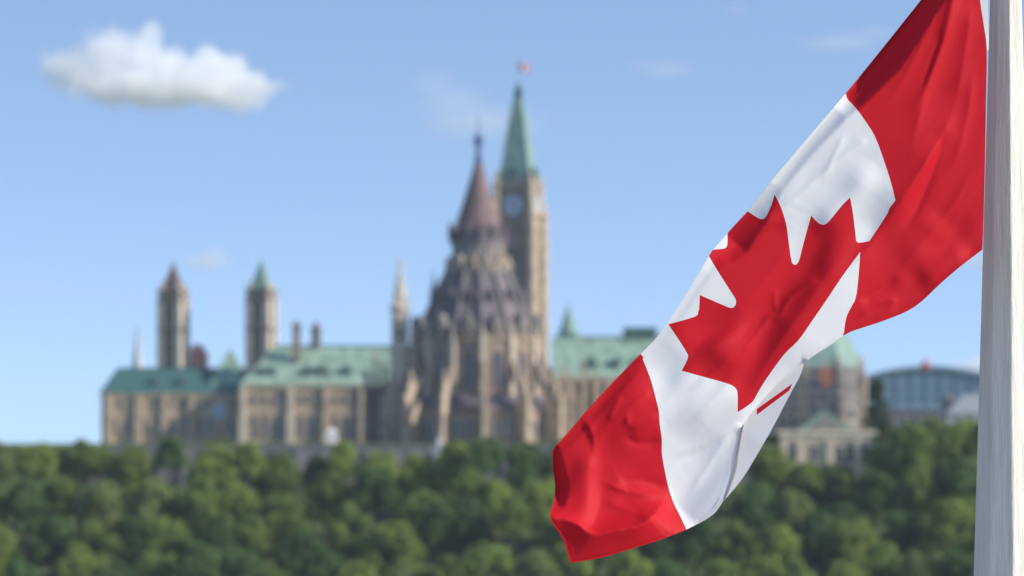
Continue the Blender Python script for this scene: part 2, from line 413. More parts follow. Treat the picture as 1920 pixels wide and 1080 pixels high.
clock_tower()

# the little flag flying from the tower's mast: three coloured bands
def tower_flag():
    Y = 805; p = P(972, 130, Y)
    t = thing('flag', 'tiny red and white flag flying from mast of clock tower', 'flag', p)
    for nm, u0, u1, m in (('red_band', 0, 1.0, 'red_paint'), ('white_band', 1.0, 2.2, 'white'), ('red_band', 2.2, 3.2, 'red_paint')):
        bm = bmesh.new(); n = 6; rows = []
        for i in range(n + 1):
            u = u0 + (u1 - u0) * i / n
            y = 0.35 * math.sin(u * 2.6); z = -0.12 * u
            rows.append((bm.verts.new((u * .9, y, z - .2)), bm.verts.new((u * .9, y, z + 1.7))))
        for a, b in zip(rows, rows[1:]): bm.faces.new((a[0], b[0], b[1], a[1]))
        obj(nm, bm, M[m], t, True)
tower_flag()

# ------------------------------------------------------------------ slim towers
def slim_tower(name, label, px, Y, py_wall, py_apex, hw, roof):
    s = FPX / Y; t = thing(name, label, 'tower', P(px, 830, Y), R(-16), 'slim stone towers left of the round building')
    zz = lambda py: (830 - py) / s
    bm = bmesh.new(); ih = hw - 0.7
    box(bm, (0, 0, zz(py_wall) / 2 - 1), (2 * ih, 2 * ih, zz(py_wall) + 2))
    for py in (py_wall, py_wall + 14, py_wall + 72): box(bm, (0, 0, zz(py)), (2 * hw + .3, 2 * hw + .3, .9))
    obj('shaft', bm, M['stone_tower'], t)
    for sx in (-1, 1):
        for sy in (-1, 1):
            bm = bmesh.new(); box(bm, (sx * (hw - .75), sy * (hw - .75), zz(py_wall + 14) / 2 - 1), (1.8, 1.8, zz(py_wall + 14) + 2))
            pinnacle(bm, sx * (hw - .75), sy * (hw - .75), zz(py_wall + 14), zz(py_wall - 2), 0.75, zz(py_wall - 20))
            obj('corner_pier', bm, M['stone_light'], t)
    for q in range(4):
        a = q * math.pi / 2; d = Vector((math.sin(a), -math.cos(a), 0)); r = Vector((math.cos(a), math.sin(a), 0))
        for dx in (-.85, .85):
            p = d * (ih + .05) + r * dx
            window(t, p.x, p.y, zz(py_wall + 62), 1.35, zz(py_wall + 20) - zz(py_wall + 62), a, glass='louvre')
        p = d * (ih + .05)
        for k in range(3): window(t, p.x, p.y, zz(py_wall + 118 + 44 * k), 1.1, 4.2, a, glass='louvre')
    bm = bmesh.new()
    q2 = math.sqrt(2)
    rings(bm, (0, 0), 4, [((hw - .2) * q2, zz(py_wall - 1)), ((hw - 1.0) * q2, zz(py_wall - 12)), ((hw - 2.0) * q2, zz((py_wall + py_apex) / 2 - 4)), (0.5, zz(py_apex + 4)), (0, zz(py_apex - 6))], math.pi / 4)
    obj('roof', bm, roof, t)
slim_tower('slim_tower', 'slim stone tower with reddish brown pointed roof, left of green roofed one', 325, 795, 548, 494, 3.2, M['slate_red'])
slim_tower('slim_tower', 'slim stone tower with pale green pointed roof rising behind long wing', 490, 790, 545, 490, 3.2, M['copper_spire'])

# ------------------------------------------------------------------ long wings with green roofs
def wing(name, label, x0, x1, Y, depth, py_base, py_eave, py_ridge, hl, hr, roof, wins, dormers, bays=(), extra=None):
    s = FPX / Y; sr = FPX / (Y + depth / 2)
    zb = (HOR - py_base) / s
    t = thing(name, label, 'building', ((x0 + x1) / 2, Y, zb))
    W = x1 - x0; ze = (HOR - py_eave) / s - zb; zr = (HOR - py_ridge) / sr - zb
    bm = bmesh.new(); box(bm, (0, depth / 2, ze / 2 - 1), (W, depth, ze + 2)); 
    box(bm, (0, depth / 2, ze - .35), (W + .8, depth + .8, .7)); box(bm, (0, depth / 2, ze * .52), (W + .3, depth + .3, .35))
    obj('wall', bm, M['stone'], t)
    bm = bmesh.new(); hip_roof(bm, -W / 2 - .5, W / 2 + .5, -.5, depth + .5, ze + .02, zr, hl, hr)
    n = int(W / 1.6)
    rf = obj('roof', bm, roof, t)
    bm = bmesh.new(); box(bm, ((hl - hr) / 2, depth / 2, zr + .12), (W - hl - hr, .35, .5)); obj('ridge_cresting', bm, M['copper_dark'], rf)
    for (px, py, wd, hh, pt) in wins:
        X = (px - 960) / s - (x0 + x1) / 2
        window(t, X, -.02, (HOR - py) / s - zb, wd, hh, 0, pt)
    for px in bays:
        X = (px - 960) / s - (x0 + x1) / 2
        bm = bmesh.new(); box(bm, (X, -.45, ze / 2 - 1), (1.5, 1.0, ze + 1.7)); box(bm, (X, -.7, ze * .26 - 1), (1.9, 1.6, ze * .5 + 2))
        obj('pier', bm, M['stone_light' if px in (545, 456) else 'stone'], t)
    for (px, py, wd) in dormers:
        X = (px - 960) / s - (x0 + x1) / 2; z = (HOR - py) / s - zb
        f = (z - ze) / (zr - ze); y = f * depth / 2 - .6
        bm = bmesh.new(); prism(bm, [(-wd / 2, 0), (wd / 2, 0), (wd / 2, wd * .7), (0, wd * 1.3), (-wd / 2, wd * .7)], 'y', 0, 3.5)
        d = obj('dormer', bm, M['copper_dark'], rf, loc=(X, y, z))
        window(d, 0, -.02, .15, wd * .55, wd * .75, 0, False, surround='copper')
    return t, s, zb, ze, zr
s715 = FPX / 755
WL = [(px, 756, 1.5, 2.5, True) for px in (474, 495, 516, 533, 560, 580, 602, 624, 645, 664)] + [(px, 822, 1.7, 6.0, True) for px in (476, 497, 518, 534, 562, 583, 605, 627, 648, 667)]
t, s, zb, ze, zr = wing('stone_wing', 'long stone wing with pale green hipped roof, left of round building', (453 - 960) / s715, (735 - 960) / s715, 755, 24, 832, 722, 650, 7.6, 0, M['copper'], WL,
     [(490, 703, 2.0), (508, 703, 2.0), (575, 703, 2.1), (593, 703, 2.1), (608, 703, 2.1), (650, 703, 2.3)], bays=(456, 545, 612, 680))
def chimney(t, px, py0, py1, Y, wd, m, pointed=False):
    s = FPX / Y; o = t.location
    x = (px - 960) / s - o.x; z0 = (HOR - py0) / s - o.z; z1 = (HOR - py1) / s - o.z; y = Y - o.y
    bm = bmesh.new()
    if pointed: rings(bm, (x, y), 8, [(wd / 2, z0 - 3), (wd / 2, z1 - 2.2), (wd * .62, z1 - 2.1), (wd * .62, z1 - 1.6), (0, z1 + .8)], math.pi / 8)
    else:
        box(bm, (x, y, (z0 + z1) / 2 - 1), (wd, wd, z1 - z0 + 2)); box(bm, (x, y, z1), (wd + .5, wd + .5, .6)); box(bm, (x, y, z1 - 1.6), (wd + .3, wd + .3, .4))
        for d in (-.45, .45): rings(bm, (x + d, y), 8, [(.3, z1 + .28), (.24, z1 + 1.2)])
    obj('roof_turret' if pointed else 'chimney', bm, m, t)
chimney(t, 556, 662, 610, 762, 1.9, M['stone_tower'])
chimney(t, 593, 650, 606, 767, 2.5, M['slate'], True)
s730 = FPX / 762
t, s, zb, ze, zr = wing('stone_wing', 'long stone wing with pale green roof, behind the flag and right of tower', (1040 - 960) / s730, (1430 - 960) / s730, 762, 24, 832, 708, 633, 0, 8, M['copper'],
     [(px, 745, 1.5, 2.6, True) for px in range(1075, 1421, 26)] + [(px, 815, 1.7, 6.0, True) for px in range(1075, 1421, 26)],
     [(1112, 690, 2.4), (1156, 690, 2.4), (1200, 690, 2.4), (1260, 690, 2.4), (1320, 690, 2.4)], bays=(1140, 1220, 1300, 1400))
bm = bmesh.new()
cx = (1066 - 960) / (FPX / 777) - t.location.x; z0 = (HOR - 640) / (FPX / 777) - t.location.z
rings(bm, (cx, 15), 8, [(2.6, z0 - 2), (2.6, z0 + 2), (3.0, z0 + 2.1), (2.4, z0 + 3.2), (1.3, z0 + 6.2), (.5, z0 + 8.5), (0, z0 + 10)], math.pi / 8); obj('roof_turret', bm, M['copper_spire'], t)
bm = bmesh.new(); cx = (1200 - 960) / (FPX / 774) - t.location.x; box(bm, (cx, 13, zr + 1.0), (8.5, 4, 2.6)); box(bm, (cx, 13, zr + 2.4), (9.1, 4.6, .3)); obj('roof_box', bm, M['copper_dark'], t)

s735 = FPX / 764
t, s, zb, ze, zr = wing('low_stone_wing', 'lower stone wing with dark green roof beside reddish topped tower', (190 - 960) / s735, (452 - 960) / s735, 764, 20, 832, 737, 692, 3, 0, M['copper_dark'],  # dark copper puts the shade on this roof into its colour
     [(px, 812, 1.5, 4.5, True) for px in (375, 393, 430, 345, 322, 300, 270, 240, 215)] + [(px, 764, 1.4, 2.4, True) for px in (370, 388, 432, 345, 320, 290, 255, 225)], [(340, 722, 2), (290, 722, 2)], bays=(360, 450, 310, 260, 205))
window(t, (410 - 960) / s - t.location.x, -.02, (HOR - 785) / s - t.location.z, 3.0, 3.6, 0, False, glass='glass_blue', label='wide window reflecting blue sky')
bm = bmesh.new(); cx = (426 - 960) / s - t.location.x; rings(bm, (cx, 8), 4, [(7.4, ze), (6.4, ze + 3.0), (5.6, ze + 5.0), (0, (HOR - 652) / (FPX / 772) - zb)], math.pi / 4); obj('pyramid_roof', bm, M['copper'], t)
bm = bmesh.new()

# red brick block peeping out between the slim towers
Y = 835; s = FPX / Y
t = thing('brick_building', 'red brick block peeping out between the two slim towers', 'building', P(371, 830, Y))
bm = bmesh.new(); hh = (830 - 668) / s; box(bm, (0, 0, hh / 2), (5.2, 6, hh)); box(bm, (0, 0, hh), (5.7, 6.5, .6)); obj('wall', bm, M['brick'], t)
bm = bmesh.new(); rings(bm, (0, 0), 4, [(3.9, hh + .3), (2.4, hh + 2.6), (0.8, hh + 3.4)], math.pi / 4); obj('roof', bm, M['brick'], t)
for dx in (-1.4, 1.4):
    for k in range(4): window(t, dx, -3.02, hh - 4 - 3.6 * k, 1.1, 1.9, 0, False)

# corridor blocks flanking the round building, bristling with pinnacles
def corridor(label, px0, px1, Y, py_top, pins, m):
    s = FPX / Y; t = thing('corridor_building', label, 'building', P((px0 + px1) / 2, 832, Y))
    W = (px1 - px0) / s; zt = (832 - py_top) / s
    bm = bmesh.new(); box(bm, (0, 7, zt / 2 - 1), (W, 14, zt + 2)); box(bm, (0, 7, zt), (W + .5, 14.5, .6)); obj('wall', bm, m, t)
    for k, (px, py) in enumerate(pins):
        x = (px - (px0 + px1) / 2) / s; zp = (832 - py) / s
        bm = bmesh.new(); box(bm, (x, -1.0, zp * .36 - 1), (1.3, 2.2, zp * .72 + 2)); pinnacle(bm, x, -1.0, zp * .72, zp * .82, .8, zp); obj('pinnacle', bm, m, t)
    for k in range(len(pins) - 1):
        x = ((pins[k][0] + pins[k + 1][0]) / 2 - (px0 + px1) / 2) / s
        window(t, x, -.02, 2.0, .9, zt * .5, 0, True, surround='stone_grey')
corridor('dark grey stone corridor block with spiky pinnacles between long wing and stair turret', 684, 742, 722, 728, [(688, 676), (704, 652), (720, 664), (735, 684)], M['stone_grey'])
corridor('pale stone corridor block with pinnacles right of round building, beside flag', 1048, 1125, 726, 718, [(1056, 680), (1074, 690), (1095, 668), (1118, 684)], M['stone'])

# terrace wall, kiosk, statue
Y = 667; s = FPX / Y
bm = bmesh.new(); x0, x1 = (150 - 960) / s, (1440 - 960) / s
z0, z1 = -8.0, (HOR - 838) / s
box(bm, ((x0 + x1) / 2, Y, (z0 + z1) / 2), (x1 - x0, 1.4, z1 - z0)); box(bm, ((x0 + x1) / 2, Y, z1 + .2), (x1 - x0 + .4, 1.9, .4))
for k in range(30): box(bm, (x0 + (x1 - x0) * (k + .5) / 30, Y - .9, (z0 + z1) / 2 - .4), (1.0, .6, z1 - z0 - .6))
wl = obj('retaining_wall', bm, M['grey_wall']); tag(wl, 'long grey stone terrace wall at foot of the long wing, above trees', 'wall')
t = thing('kiosk', 'small white kiosk in front of the left wing windows', 'kiosk', P(622, 838, 672))
bm = bmesh.new(); box(bm, (0, 0, 1.5), (2.2, 2.2, 3.0)); obj('wall', bm, M['white'], t)
bm = bmesh.new(); rings(bm, (0, 0), 4, [(1.9, 3.0), (1.8, 3.3), (0, 4.4)], math.pi / 4); obj('roof', bm, M['white'], t)
t = thing('monument', 'pale stone monument on terrace below round building', 'monument', P(822, 845, 662))
bm = bmesh.new(); box(bm, (0, 0, -2.5), (2.6, 2.6, 5.6)); box(bm, (0, 0, .5), (3.0, 3.0, .5)); obj('pedestal', bm, M['pale_roof'], t)
bm = bmesh.new(); rings(bm, (0, 0), 8, [(.75, .75), (.55, 1.7), (.62, 2.4), (.25, 2.7), (.32, 3.0), (0, 3.3)]); obj('figure', bm, M['pale_roof'], t, True)

# ------------------------------------------------------------------ scaffolded domed building on the right with its pavilion
def domed():
    Y = 722; s = FPX / Y; c = 1532
    t = thing('domed_building', 'grey stone block with green domed roof, half hidden behind flag', 'building', P(c, 830, Y))
    zz = lambda py: (830 - py) / s
    bm = bmesh.new(); r8 = math.pi / 8
    rings(bm, (0, 0), 8, [(11.0, -6), (11.0, zz(700)), (11.5, zz(698)), (11.5, zz(690)), (10.4, zz(688))], r8)
    obj('wall', bm, M['stone_grey'], t)
    bm = bmesh.new(); rings(bm, (0, 0), 8, [(11.2, zz(690)), (10.2, zz(668)), (8.8, zz(645)), (6.6, zz(618)), (4.2, zz(606)), (3.6, zz(604))], r8); rf = obj('dome_roof', bm, M['copper_spire'], t)
    bm = bmesh.new(); rings(bm, (0, 0), 8, [(2.4, zz(606)), (2.4, zz(590)), (2.8, zz(589)), (1.2, zz(578)), (0, zz(560))], r8); obj('cupola', bm, M['copper'], rf)
    for k in range(8):
        a = k * math.pi / 4 + math.pi / 4; rr = 11.0 * math.cos(r8) + .03
        for d in (-2, 2): window(t, rr * math.cos(a) - d * math.sin(a), rr * math.sin(a) + d * math.cos(a), zz(742), 1.6, 4.4, a + math.pi / 2)
        window(t, rr * math.cos(a), rr * math.sin(a), zz(790), 3.2, 3.6, a + math.pi / 2)
        a = k * math.pi / 4 + r8
        bm = bmesh.new(); box(bm, (11.3 * math.cos(a), 11.3 * math.sin(a), zz(760) / 2 + 2), (1.8, 1.4, zz(700) + 3), a); pinnacle(bm, 11.2 * math.cos(a), 11.2 * math.sin(a), zz(712), zz(690), .8, zz(668)); obj('pier', bm, M['stone'], t)
    bm = bmesh.new(); x = (1607 - c) / s; box(bm, (x, -2, zz(688)), (1.9, 1.9, 5)); box(bm, (x, -2, zz(669)), (2.3, 2.3, .5)); obj('chimney', bm, M['white'], t)
    # stepped buttress at the right corner
    bm = bmesh.new()
    for px, py in ((1612, 730), (1622, 770)):
        x = (px - c) / s; box(bm, (x, -3.5, zz(py) / 2 - 2), (1.5, 3, zz(py) + 4))
    obj('stepped_buttress', bm, M['stone_light'], t)
    # scaffolding
    sf = thing('scaffolding', 'steel scaffolding with plank decks wrapped around domed block', 'scaffolding', P(c, 830, Y - 13.2))
    s2 = FPX / (Y - 13.2); xs = [(px - c) / s2 for px in range(1458, 1612, 19)]
    pl = bmesh.new()
    for x in xs:
        for y in (0, 1.5): rings(pl, (x, y), 6, [(.09, -6), (.09, zz(690))])
    obj('standard', pl, M['steel'], sf)
    for py in (692, 714, 736, 758, 780):
        bm = bmesh.new(); box(bm, ((xs[0] + xs[-1]) / 2, .75, zz(py)), (xs[-1] - xs[0] + .6, 1.4, .22))
        box(bm, ((xs[0] + xs[-1]) / 2, 0.02, zz(py) + 1.1), (xs[-1] - xs[0], .1, .1)); obj('deck', bm, M['steel'], sf)
    bm = bmesh.new(); n = 6; x0 = (1538 - c) / s2; x1 = (1560 - c) / s2
    rows = []
    for i in range(n + 1):
        u = x0 + (x1 - x0) * i / n; yy = -.25 - .12 * math.sin(i * 2.1)
        rows.append([bm.verts.new((u, yy, zz(725))), bm.verts.new((u, yy - .1, zz(706))), bm.verts.new((u, yy, zz(690)))])
    for a, b in zip(rows, rows[1:]):
        for k in range(2): bm.faces.new((a[k], b[k], b[k + 1], a[k + 1]))
    o = obj('tarpaulin', bm, M['tarp'], loc=sf.location); tag(o, 'orange tarpaulin sheet hung on the scaffolding', 'tarpaulin')
    # pavilion below
    Yp = 692; s = FPX / Yp; cp = 1551
    t = thing('stone_pavilion', 'pale stone pavilion with broad cornice and green gable among trees', 'building', P(cp, 890, Yp))
    zz = lambda py: (890 - py) / s
    W = (1640 - 1462) / s
    bm = bmesh.new(); box(bm, (0, 6, zz(816) / 2 - 3), (W - 1.5, 12, zz(816) + 6)); obj('wall', bm, M['stone_light'], t)
    bm = bmesh.new(); box(bm, (0, 6, zz(811)), (W + 1.2, 13.5, 1.1)); box(bm, (0, 6, zz(822)), (W - .6, 12.8, .9)); obj('cornice', bm, M['stone_light'], t)
    gx = (1548 - cp) / s
    bm = bmesh.new(); prism(bm, [(gx - 6.2, zz(806)), (gx + 6.2, zz(806)), (gx, zz(768))], 'y', 1.0, 9); gb = obj('gable_roof', bm, M['copper'], t)
    bm = bmesh.new(); prism(bm, [(gx - 4.3, zz(804.5)), (gx + 4.3, zz(804.5)), (gx, zz(777))], 'y', .9, 2); obj('gable_panel', bm, M['stone_grey'], gb)
    for px in (1556, 1608, 1636, 1500, 1470):
        x = (px - cp) / s; bm = bmesh.new(); box(bm, (x, -.4, zz(830) / 2 - 3), (1.5, 1.0, zz(830) + 6)); box(bm, (x, -.45, zz(829)), (1.9, 1.2, .7)); obj('pilaster', bm, M['stone_light'], t)
    for px in (1573, 1593, 1621, 1485, 1525): window(t, (px - cp) / s, -.02, zz(868), 1.9, 4.0, 0, False)
    for px in (1585,): 
        bm = bmesh.new(); box(bm, ((px - cp) / s, -.25, zz(876)), (6.0, .8, .5)); obj('sill', bm, M['stone_light'], t)
domed()

# ------------------------------------------------------------------ arched glass hall far right
def arena():
    Y = 1000; s = FPX / Y; c = 1738
    t = thing('glass_hall', 'blue glass hall with low arched roof and red knob, beside flagpole', 'building', P(c, 830, Y))
    zz = lambda py: (830 - py) / s
    hw = 125 / s; n = 24
    arc = lambda u: zz(692 + 22 * u * u)
    pts = [(hw * (2 * i / n - 1), arc(2 * i / n - 1)) for i in range(n + 1)]
    bm = bmesh.new(); prism(bm, [(-hw, -10), (hw, -10)] + pts[::-1], 'y', 0, 40); obj('glass_wall', bm, M['arena_glass'], t)
    bm = bmesh.new()
    prism(bm, pts + [(p[0] * 1.02, p[1] + 1.1) for p in pts[::-1]], 'y', -1.5, 41); rf = obj('roof', bm, M['arena_frame'], t)
    bm = bmesh.new(); rings(bm, (-3 / s, -.4), 12, [(1.6, zz(692)), (1.6, zz(686)), (1.2, zz(681)), (.4, zz(676)), (0, zz(672))]); obj('roof_knob', bm, M['red_paint'], rf)
    for i in range(9):
        u = -0.9 + 1.8 * i / 8
        bm = bmesh.new(); box(bm, (u * hw, -.3, (arc(u) + zz(765)) / 2), (.45, .6, arc(u) - zz(765))); obj('mullion', bm, M['arena_frame'], t)
    for py in (722, 742, 763):
        bm = bmesh.new(); box(bm, (0, -.2, zz(py)), (2 * hw, .4, .7 if py < 760 else 2.4)); obj('transom', bm, M['arena_frame'], t)
    # low buildings in front
    Y2 = 900; s = FPX / Y2
    t = thing('low_building', 'low dark grey building in front of the glass hall', 'building', P(1715, 830, Y2))
    h = (830 - 772) / s; W = 190 / s
    bm = bmesh.new(); box(bm, (0, 5, h / 2 - 4), (W, 10, h + 8)); obj('wall', bm, M['stone_grey'], t)
    bm = bmesh.new(); box(bm, (0, 5, h + .3), (W + 1, 11, .6)); obj('roof', bm, M['slate'], t)
    for i in range(9): window(t, W * (-.45 + .9 * i / 8), -.02, h - 4, 1.4, 2.4, 0, False, surround='stone_grey')
    Y3 = 860; s = FPX / Y3
    t = thing('gabled_building', 'pale grey gabled roof house beside flagpole in front of glass hall', 'building', P(1822, 830, Y3))
    h = (830 - 775) / s
    bm = bmesh.new(); box(bm, (0, 6, h / 2 - 4), (14, 12, h + 8)); obj('wall', bm, M['pale_roof'], t)
    bm = bmesh.new(); prism(bm, [(-7.8, h), (7.8, h), (3, h + 5.5), (-2, h + 5.5)], 'y', -.6, 12.6); rf = obj('roof', bm, M['pale_roof'], t)
    bm = bmesh.new(); rings(bm, (-6.2, 3), 8, [(1.6, -6), (1.6, h + 3), (2, h + 3.2), (0, h + 6.5)]); obj('corner_turret', bm, M['slate'], t)
    for dx in (-4, 0, 4): window(t, dx, -.02, h - 3.5, 1.5, 2.4, 0, False)
arena()

# faint distant church spire far left
Y = 1250; s = FPX / Y
t = thing('church_tower', 'faint distant grey church spire at far left', 'tower', P(258, 830, Y))
bm = bmesh.new(); box(bm, (0, 0, 130 / s / 2), (4, 4, 130 / s)); obj('shaft', bm, M['pale_roof'], t)
bm = bmesh.new(); rings(bm, (0, 0), 8, [(2.9, 130 / s), (1.5, 170 / s), (.2, 226 / s)]); obj('spire', bm, M['pale_roof'], t)

# ------------------------------------------------------------------ trees
def crown_mesh(name, seed, rx, rz, nl, per, leaf, m, col=False):
    """Leaf clumps spread through the crown: nl lobes of small folded leaf sprays."""
    r = np.random.RandomState(seed); V = []; F = []
    lobes = []
    for k in range(nl):
        if col:
            z = r.uniform(0.06, 0.97); a = r.uniform(0, 2 * math.pi); rad = 0.5 * rx * (math.sin(math.pi * min(1, z * .9 + .08)) ** .6)
            lobes.append((rad * math.cos(a), rad * math.sin(a), z * rz * 2, r.uniform(.35, .6) * rx))
        else:
            u = r.uniform(-0.55, 1); a = r.uniform(0, 2 * math.pi); q = math.sqrt(max(0, 1 - u * u)) * r.uniform(.55, 1)
            lobes.append((rx * .72 * q * math.cos(a), rx * .72 * q * math.sin(a), rz * (1 + .74 * u * r.uniform(.8, 1.08)), r.uniform(.24, .44) * rx))
    for (cx, cy, cz, lr) in lobes:
        for _ in range(per):
            d = r.normal(size=3); d /= np.linalg.norm(d)
            if d[2] < -0.3 and r.rand() < .6: d[2] = -d[2]
            p = np.array((cx, cy, cz)) + d * lr * (r.uniform(.72, 1.12)) * np.array((1, 1, .85))
            nrm = d + r.normal(size=3) * .55; nrm /= np.linalg.norm(nrm)
            t1 = np.cross(nrm, (0.3, 0.2, 1)); t1 /= np.linalg.norm(t1) + 1e-6; t2 = np.cross(nrm, t1)
            ang = r.uniform(0, math.pi); ca, sa = math.cos(ang), math.sin(ang)
            e1 = (t1 * ca + t2 * sa) * leaf * r.uniform(.5, 1.1); e2 = (-t1 * sa + t2 * ca) * leaf * r.uniform(.35, .8)
            b = len(V)
            V += [p - e1, p - e2 * .9 + nrm * .12 * leaf, p + e1, p + e2]
            F.append((b, b + 1, b + 2, b + 3))
    me = bpy.data.meshes.new(name); me.from_pydata([tuple(x) for x in V], [], F); me.materials.append(m); me.update()
    return me
def trunk_mesh(name, seed, h, r0):
    r = random.Random(seed); bm = bmesh.new()
    def limb(p0, p1, a, b, n=7):
        d = (p1 - p0); q = d.to_track_quat('Z', 'Y'); L_ = []
        for f, rad in ((0, a), (.5, (a + b) * .5), (1, b)):
            c = p0 + d * f + Vector((r.uniform(-.1, .1), r.uniform(-.1, .1), 0)) * (f == .5) * 3 * a
            L_.append([bm.verts.new(c + q @ Vector((rad * math.cos(2 * math.pi * k / n), rad * math.sin(2 * math.pi * k / n), 0))) for k in range(n)])
        for A, B in zip(L_, L_[1:]):
            for k in range(n): bm.faces.new((A[k], A[(k + 1) % n], B[(k + 1) % n], B[k]))
        bm.faces.new(L_[0]); bm.faces.new(L_[-1])
    limb(Vector((0, 0, -1.5)), Vector((0, 0, h * .5)), r0 * 1.3, r0 * .8)
    limb(Vector((0, 0, h * .5)), Vector((.2, .1, h * .92)), r0 * .8, r0 * .15)
    for k in range(6):
        a = k * 1.05 + r.uniform(-.3, .3); z = h * r.uniform(.34, .62)
        limb(Vector((0, 0, z)), Vector((h * .26 * math.cos(a), h * .26 * math.sin(a), z + h * .22)), r0 * .45, r0 * .1, 5)
    bmesh.ops.recalc_face_normals(bm, faces=bm.faces)
    me = bpy.data.meshes.new(name); bm.to_mesh(me); bm.free(); me.materials.append(M['bark']); return me
KINDS = ['mid green', 'bright green', 'olive green', 'dark green']
CROWNS = {}
for i, kd in enumerate(KINDS):
    CROWNS[kd] = [crown_mesh('crown_' + kd.replace(' ', '_'), 11 * i + v, 6.2, 6.2, 22 + 4 * v, 135, 0.62, LEAF[kd]) for v in range(3)]
TRUNK = [trunk_mesh('trunk', 3 + v, 11.0, .34) for v in range(2)]
def tree(name, label, px, py_top, Y, kd, width, group, crown=None, htot=None):
    p = P(px, py_top, Y); zg = gz(p.x, Y)
    h = p.z - zg if htot is None else htot
    o = thing(name, label, 'tree', (p.x, Y, p.z - h), rng.uniform(0, 6.28), group)
    me = crown or CROWNS[kd][rng.randrange(3)]
    c = link(bpy.data.objects.new('crown', me), o)
    s = width / 12.4
    vs = s * rng.uniform(1.0, 1.5); ch = 12.6 * vs            # full crown height
    if ch > h * .97: vs *= h * .97 / ch; ch = h * .97
    c.scale = (s, s, vs); c.location = (0, 0, h - ch)
    tr = link(bpy.data.objects.new('trunk', TRUNK[rng.randrange(2)]), o); k = (h - ch * .15) / 11.0; tr.scale = (min(k, s * 1.3), min(k, s * 1.3), k)
    return o
ORD = ['first', 'second', 'third', 'fourth', 'fifth', 'sixth', 'seventh', 'eighth', 'ninth', 'tenth', 'eleventh', 'twelfth', 'thirteenth', 'fourteenth', 'fifteenth', 'sixteenth', 'seventeenth', 'eighteenth', 'nineteenth', 'twentieth', 'twenty-first', 'twenty-second', 'twenty-third', 'twenty-fourth', 'twenty-fifth', 'twenty-sixth', 'twenty-seventh', 'twenty-eighth', 'twenty-ninth', 'thirtieth', 'thirty-first', 'thirty-second', 'thirty-third', 'thirty-fourth', 'thirty-fifth']
def top_line(px):
    k = [(-60, 835), (300, 830), (405, 814), (440, 826), (480, 842), (560, 846), (600, 832), (640, 824), (700, 822), (740, 834), (790, 840), (830, 826), (870, 814), (930, 824), (960, 816), (1040, 820), (1150, 828), (1400, 820), (1460, 832), (1510, 860), (1560, 880), (1620, 872), (1655, 812), (1700, 798), (1790, 790), (1830, 780), (1980, 780)]
    for (a, ya), (b, yb) in zip(k, k[1:]):
        if px <= b: return ya + (yb - ya) * (px - a) / (b - a)
    return k[-1][1]
ROWS = [(652, 0, 'crest row'), (634, 58, 'second bank row'), (615, 122, 'third bank row'), (596, 188, 'fourth bank row'), (579, 258, 'lowest bank row')]
kindseq = random.Random(31)
for ri, (Y, dy, rn) in enumerate(ROWS):
    step = 80 if ri else 66; px = -70 + (ri % 2) * step * .5; i = 0
    while px < 1990:
        x = px + kindseq.uniform(-20, 20); base = top_line(px)
        if ri: base = base * .55 + 845 * .45 if ri < 3 else 848
        py = base + dy + kindseq.uniform(-26, 26) * (1 if ri else .45)
        kd = kindseq.choices(KINDS, (6, 4, 1.2, 3))[0]
        near = 'below dark low wing' if x < 440 else 'below the long wing' if x < 700 else 'below the round building' if x < 1060 else 'behind the flag' if x < 1400 else 'below stone pavilion' if x < 1660 else 'near the flagpole'
        tree('broadleaf_tree', f'{kd} rounded tree, {ORD[i]} from left in {rn}, {near}', x, py, Y + kindseq.uniform(-5, 5), kd, kindseq.uniform(9.5, 14.5) * (1 if ri else .92), 'broadleaf trees on the wooded bank')
        px += step; i += 1
# trees on the plateau at the right, and the dark poplar
for i, (px, py, Y, kd, wd, lb) in enumerate([(1690, 796, 690, 'mid green', 12, 'mid green tree on the crest between poplar and flagpole'), (1752, 786, 705, 'olive green', 12, 'olive tree on the crest in front of low dark building'), (1806, 780, 688, 'bright green', 13, 'bright green tree on the crest beside the flagpole, topmost there'), (1880, 785, 695, 'mid green', 13, 'mid green tree on the crest hidden behind the flagpole'), (1440, 812, 700, 'mid green', 9, 'small mid green tree left of the stone pavilion'), (412, 822, 690, 'bright green', 8, 'small bright green tree against the dark low wing')]):
    tree('broadleaf_tree', lb, px, py, Y, kd, wd, 'trees on the crest')
POP = crown_mesh('crown_poplar', 77, 3.2, 8.0, 34, 80, .5, LEAF['deep'], True)
Yp = 705; p = P(1646, 712, Yp); h = p.z - 8
o = thing('poplar_tree', 'tall dark narrow poplar right of the domed block', 'tree', (p.x, Yp, 8))
c = link(bpy.data.objects.new('crown', POP), o); c.scale = (1, 1, h / 16.6)
tr = link(bpy.data.objects.new('trunk', TRUNK[0]), o); tr.scale = (.5, .5, h * .9 / 11)

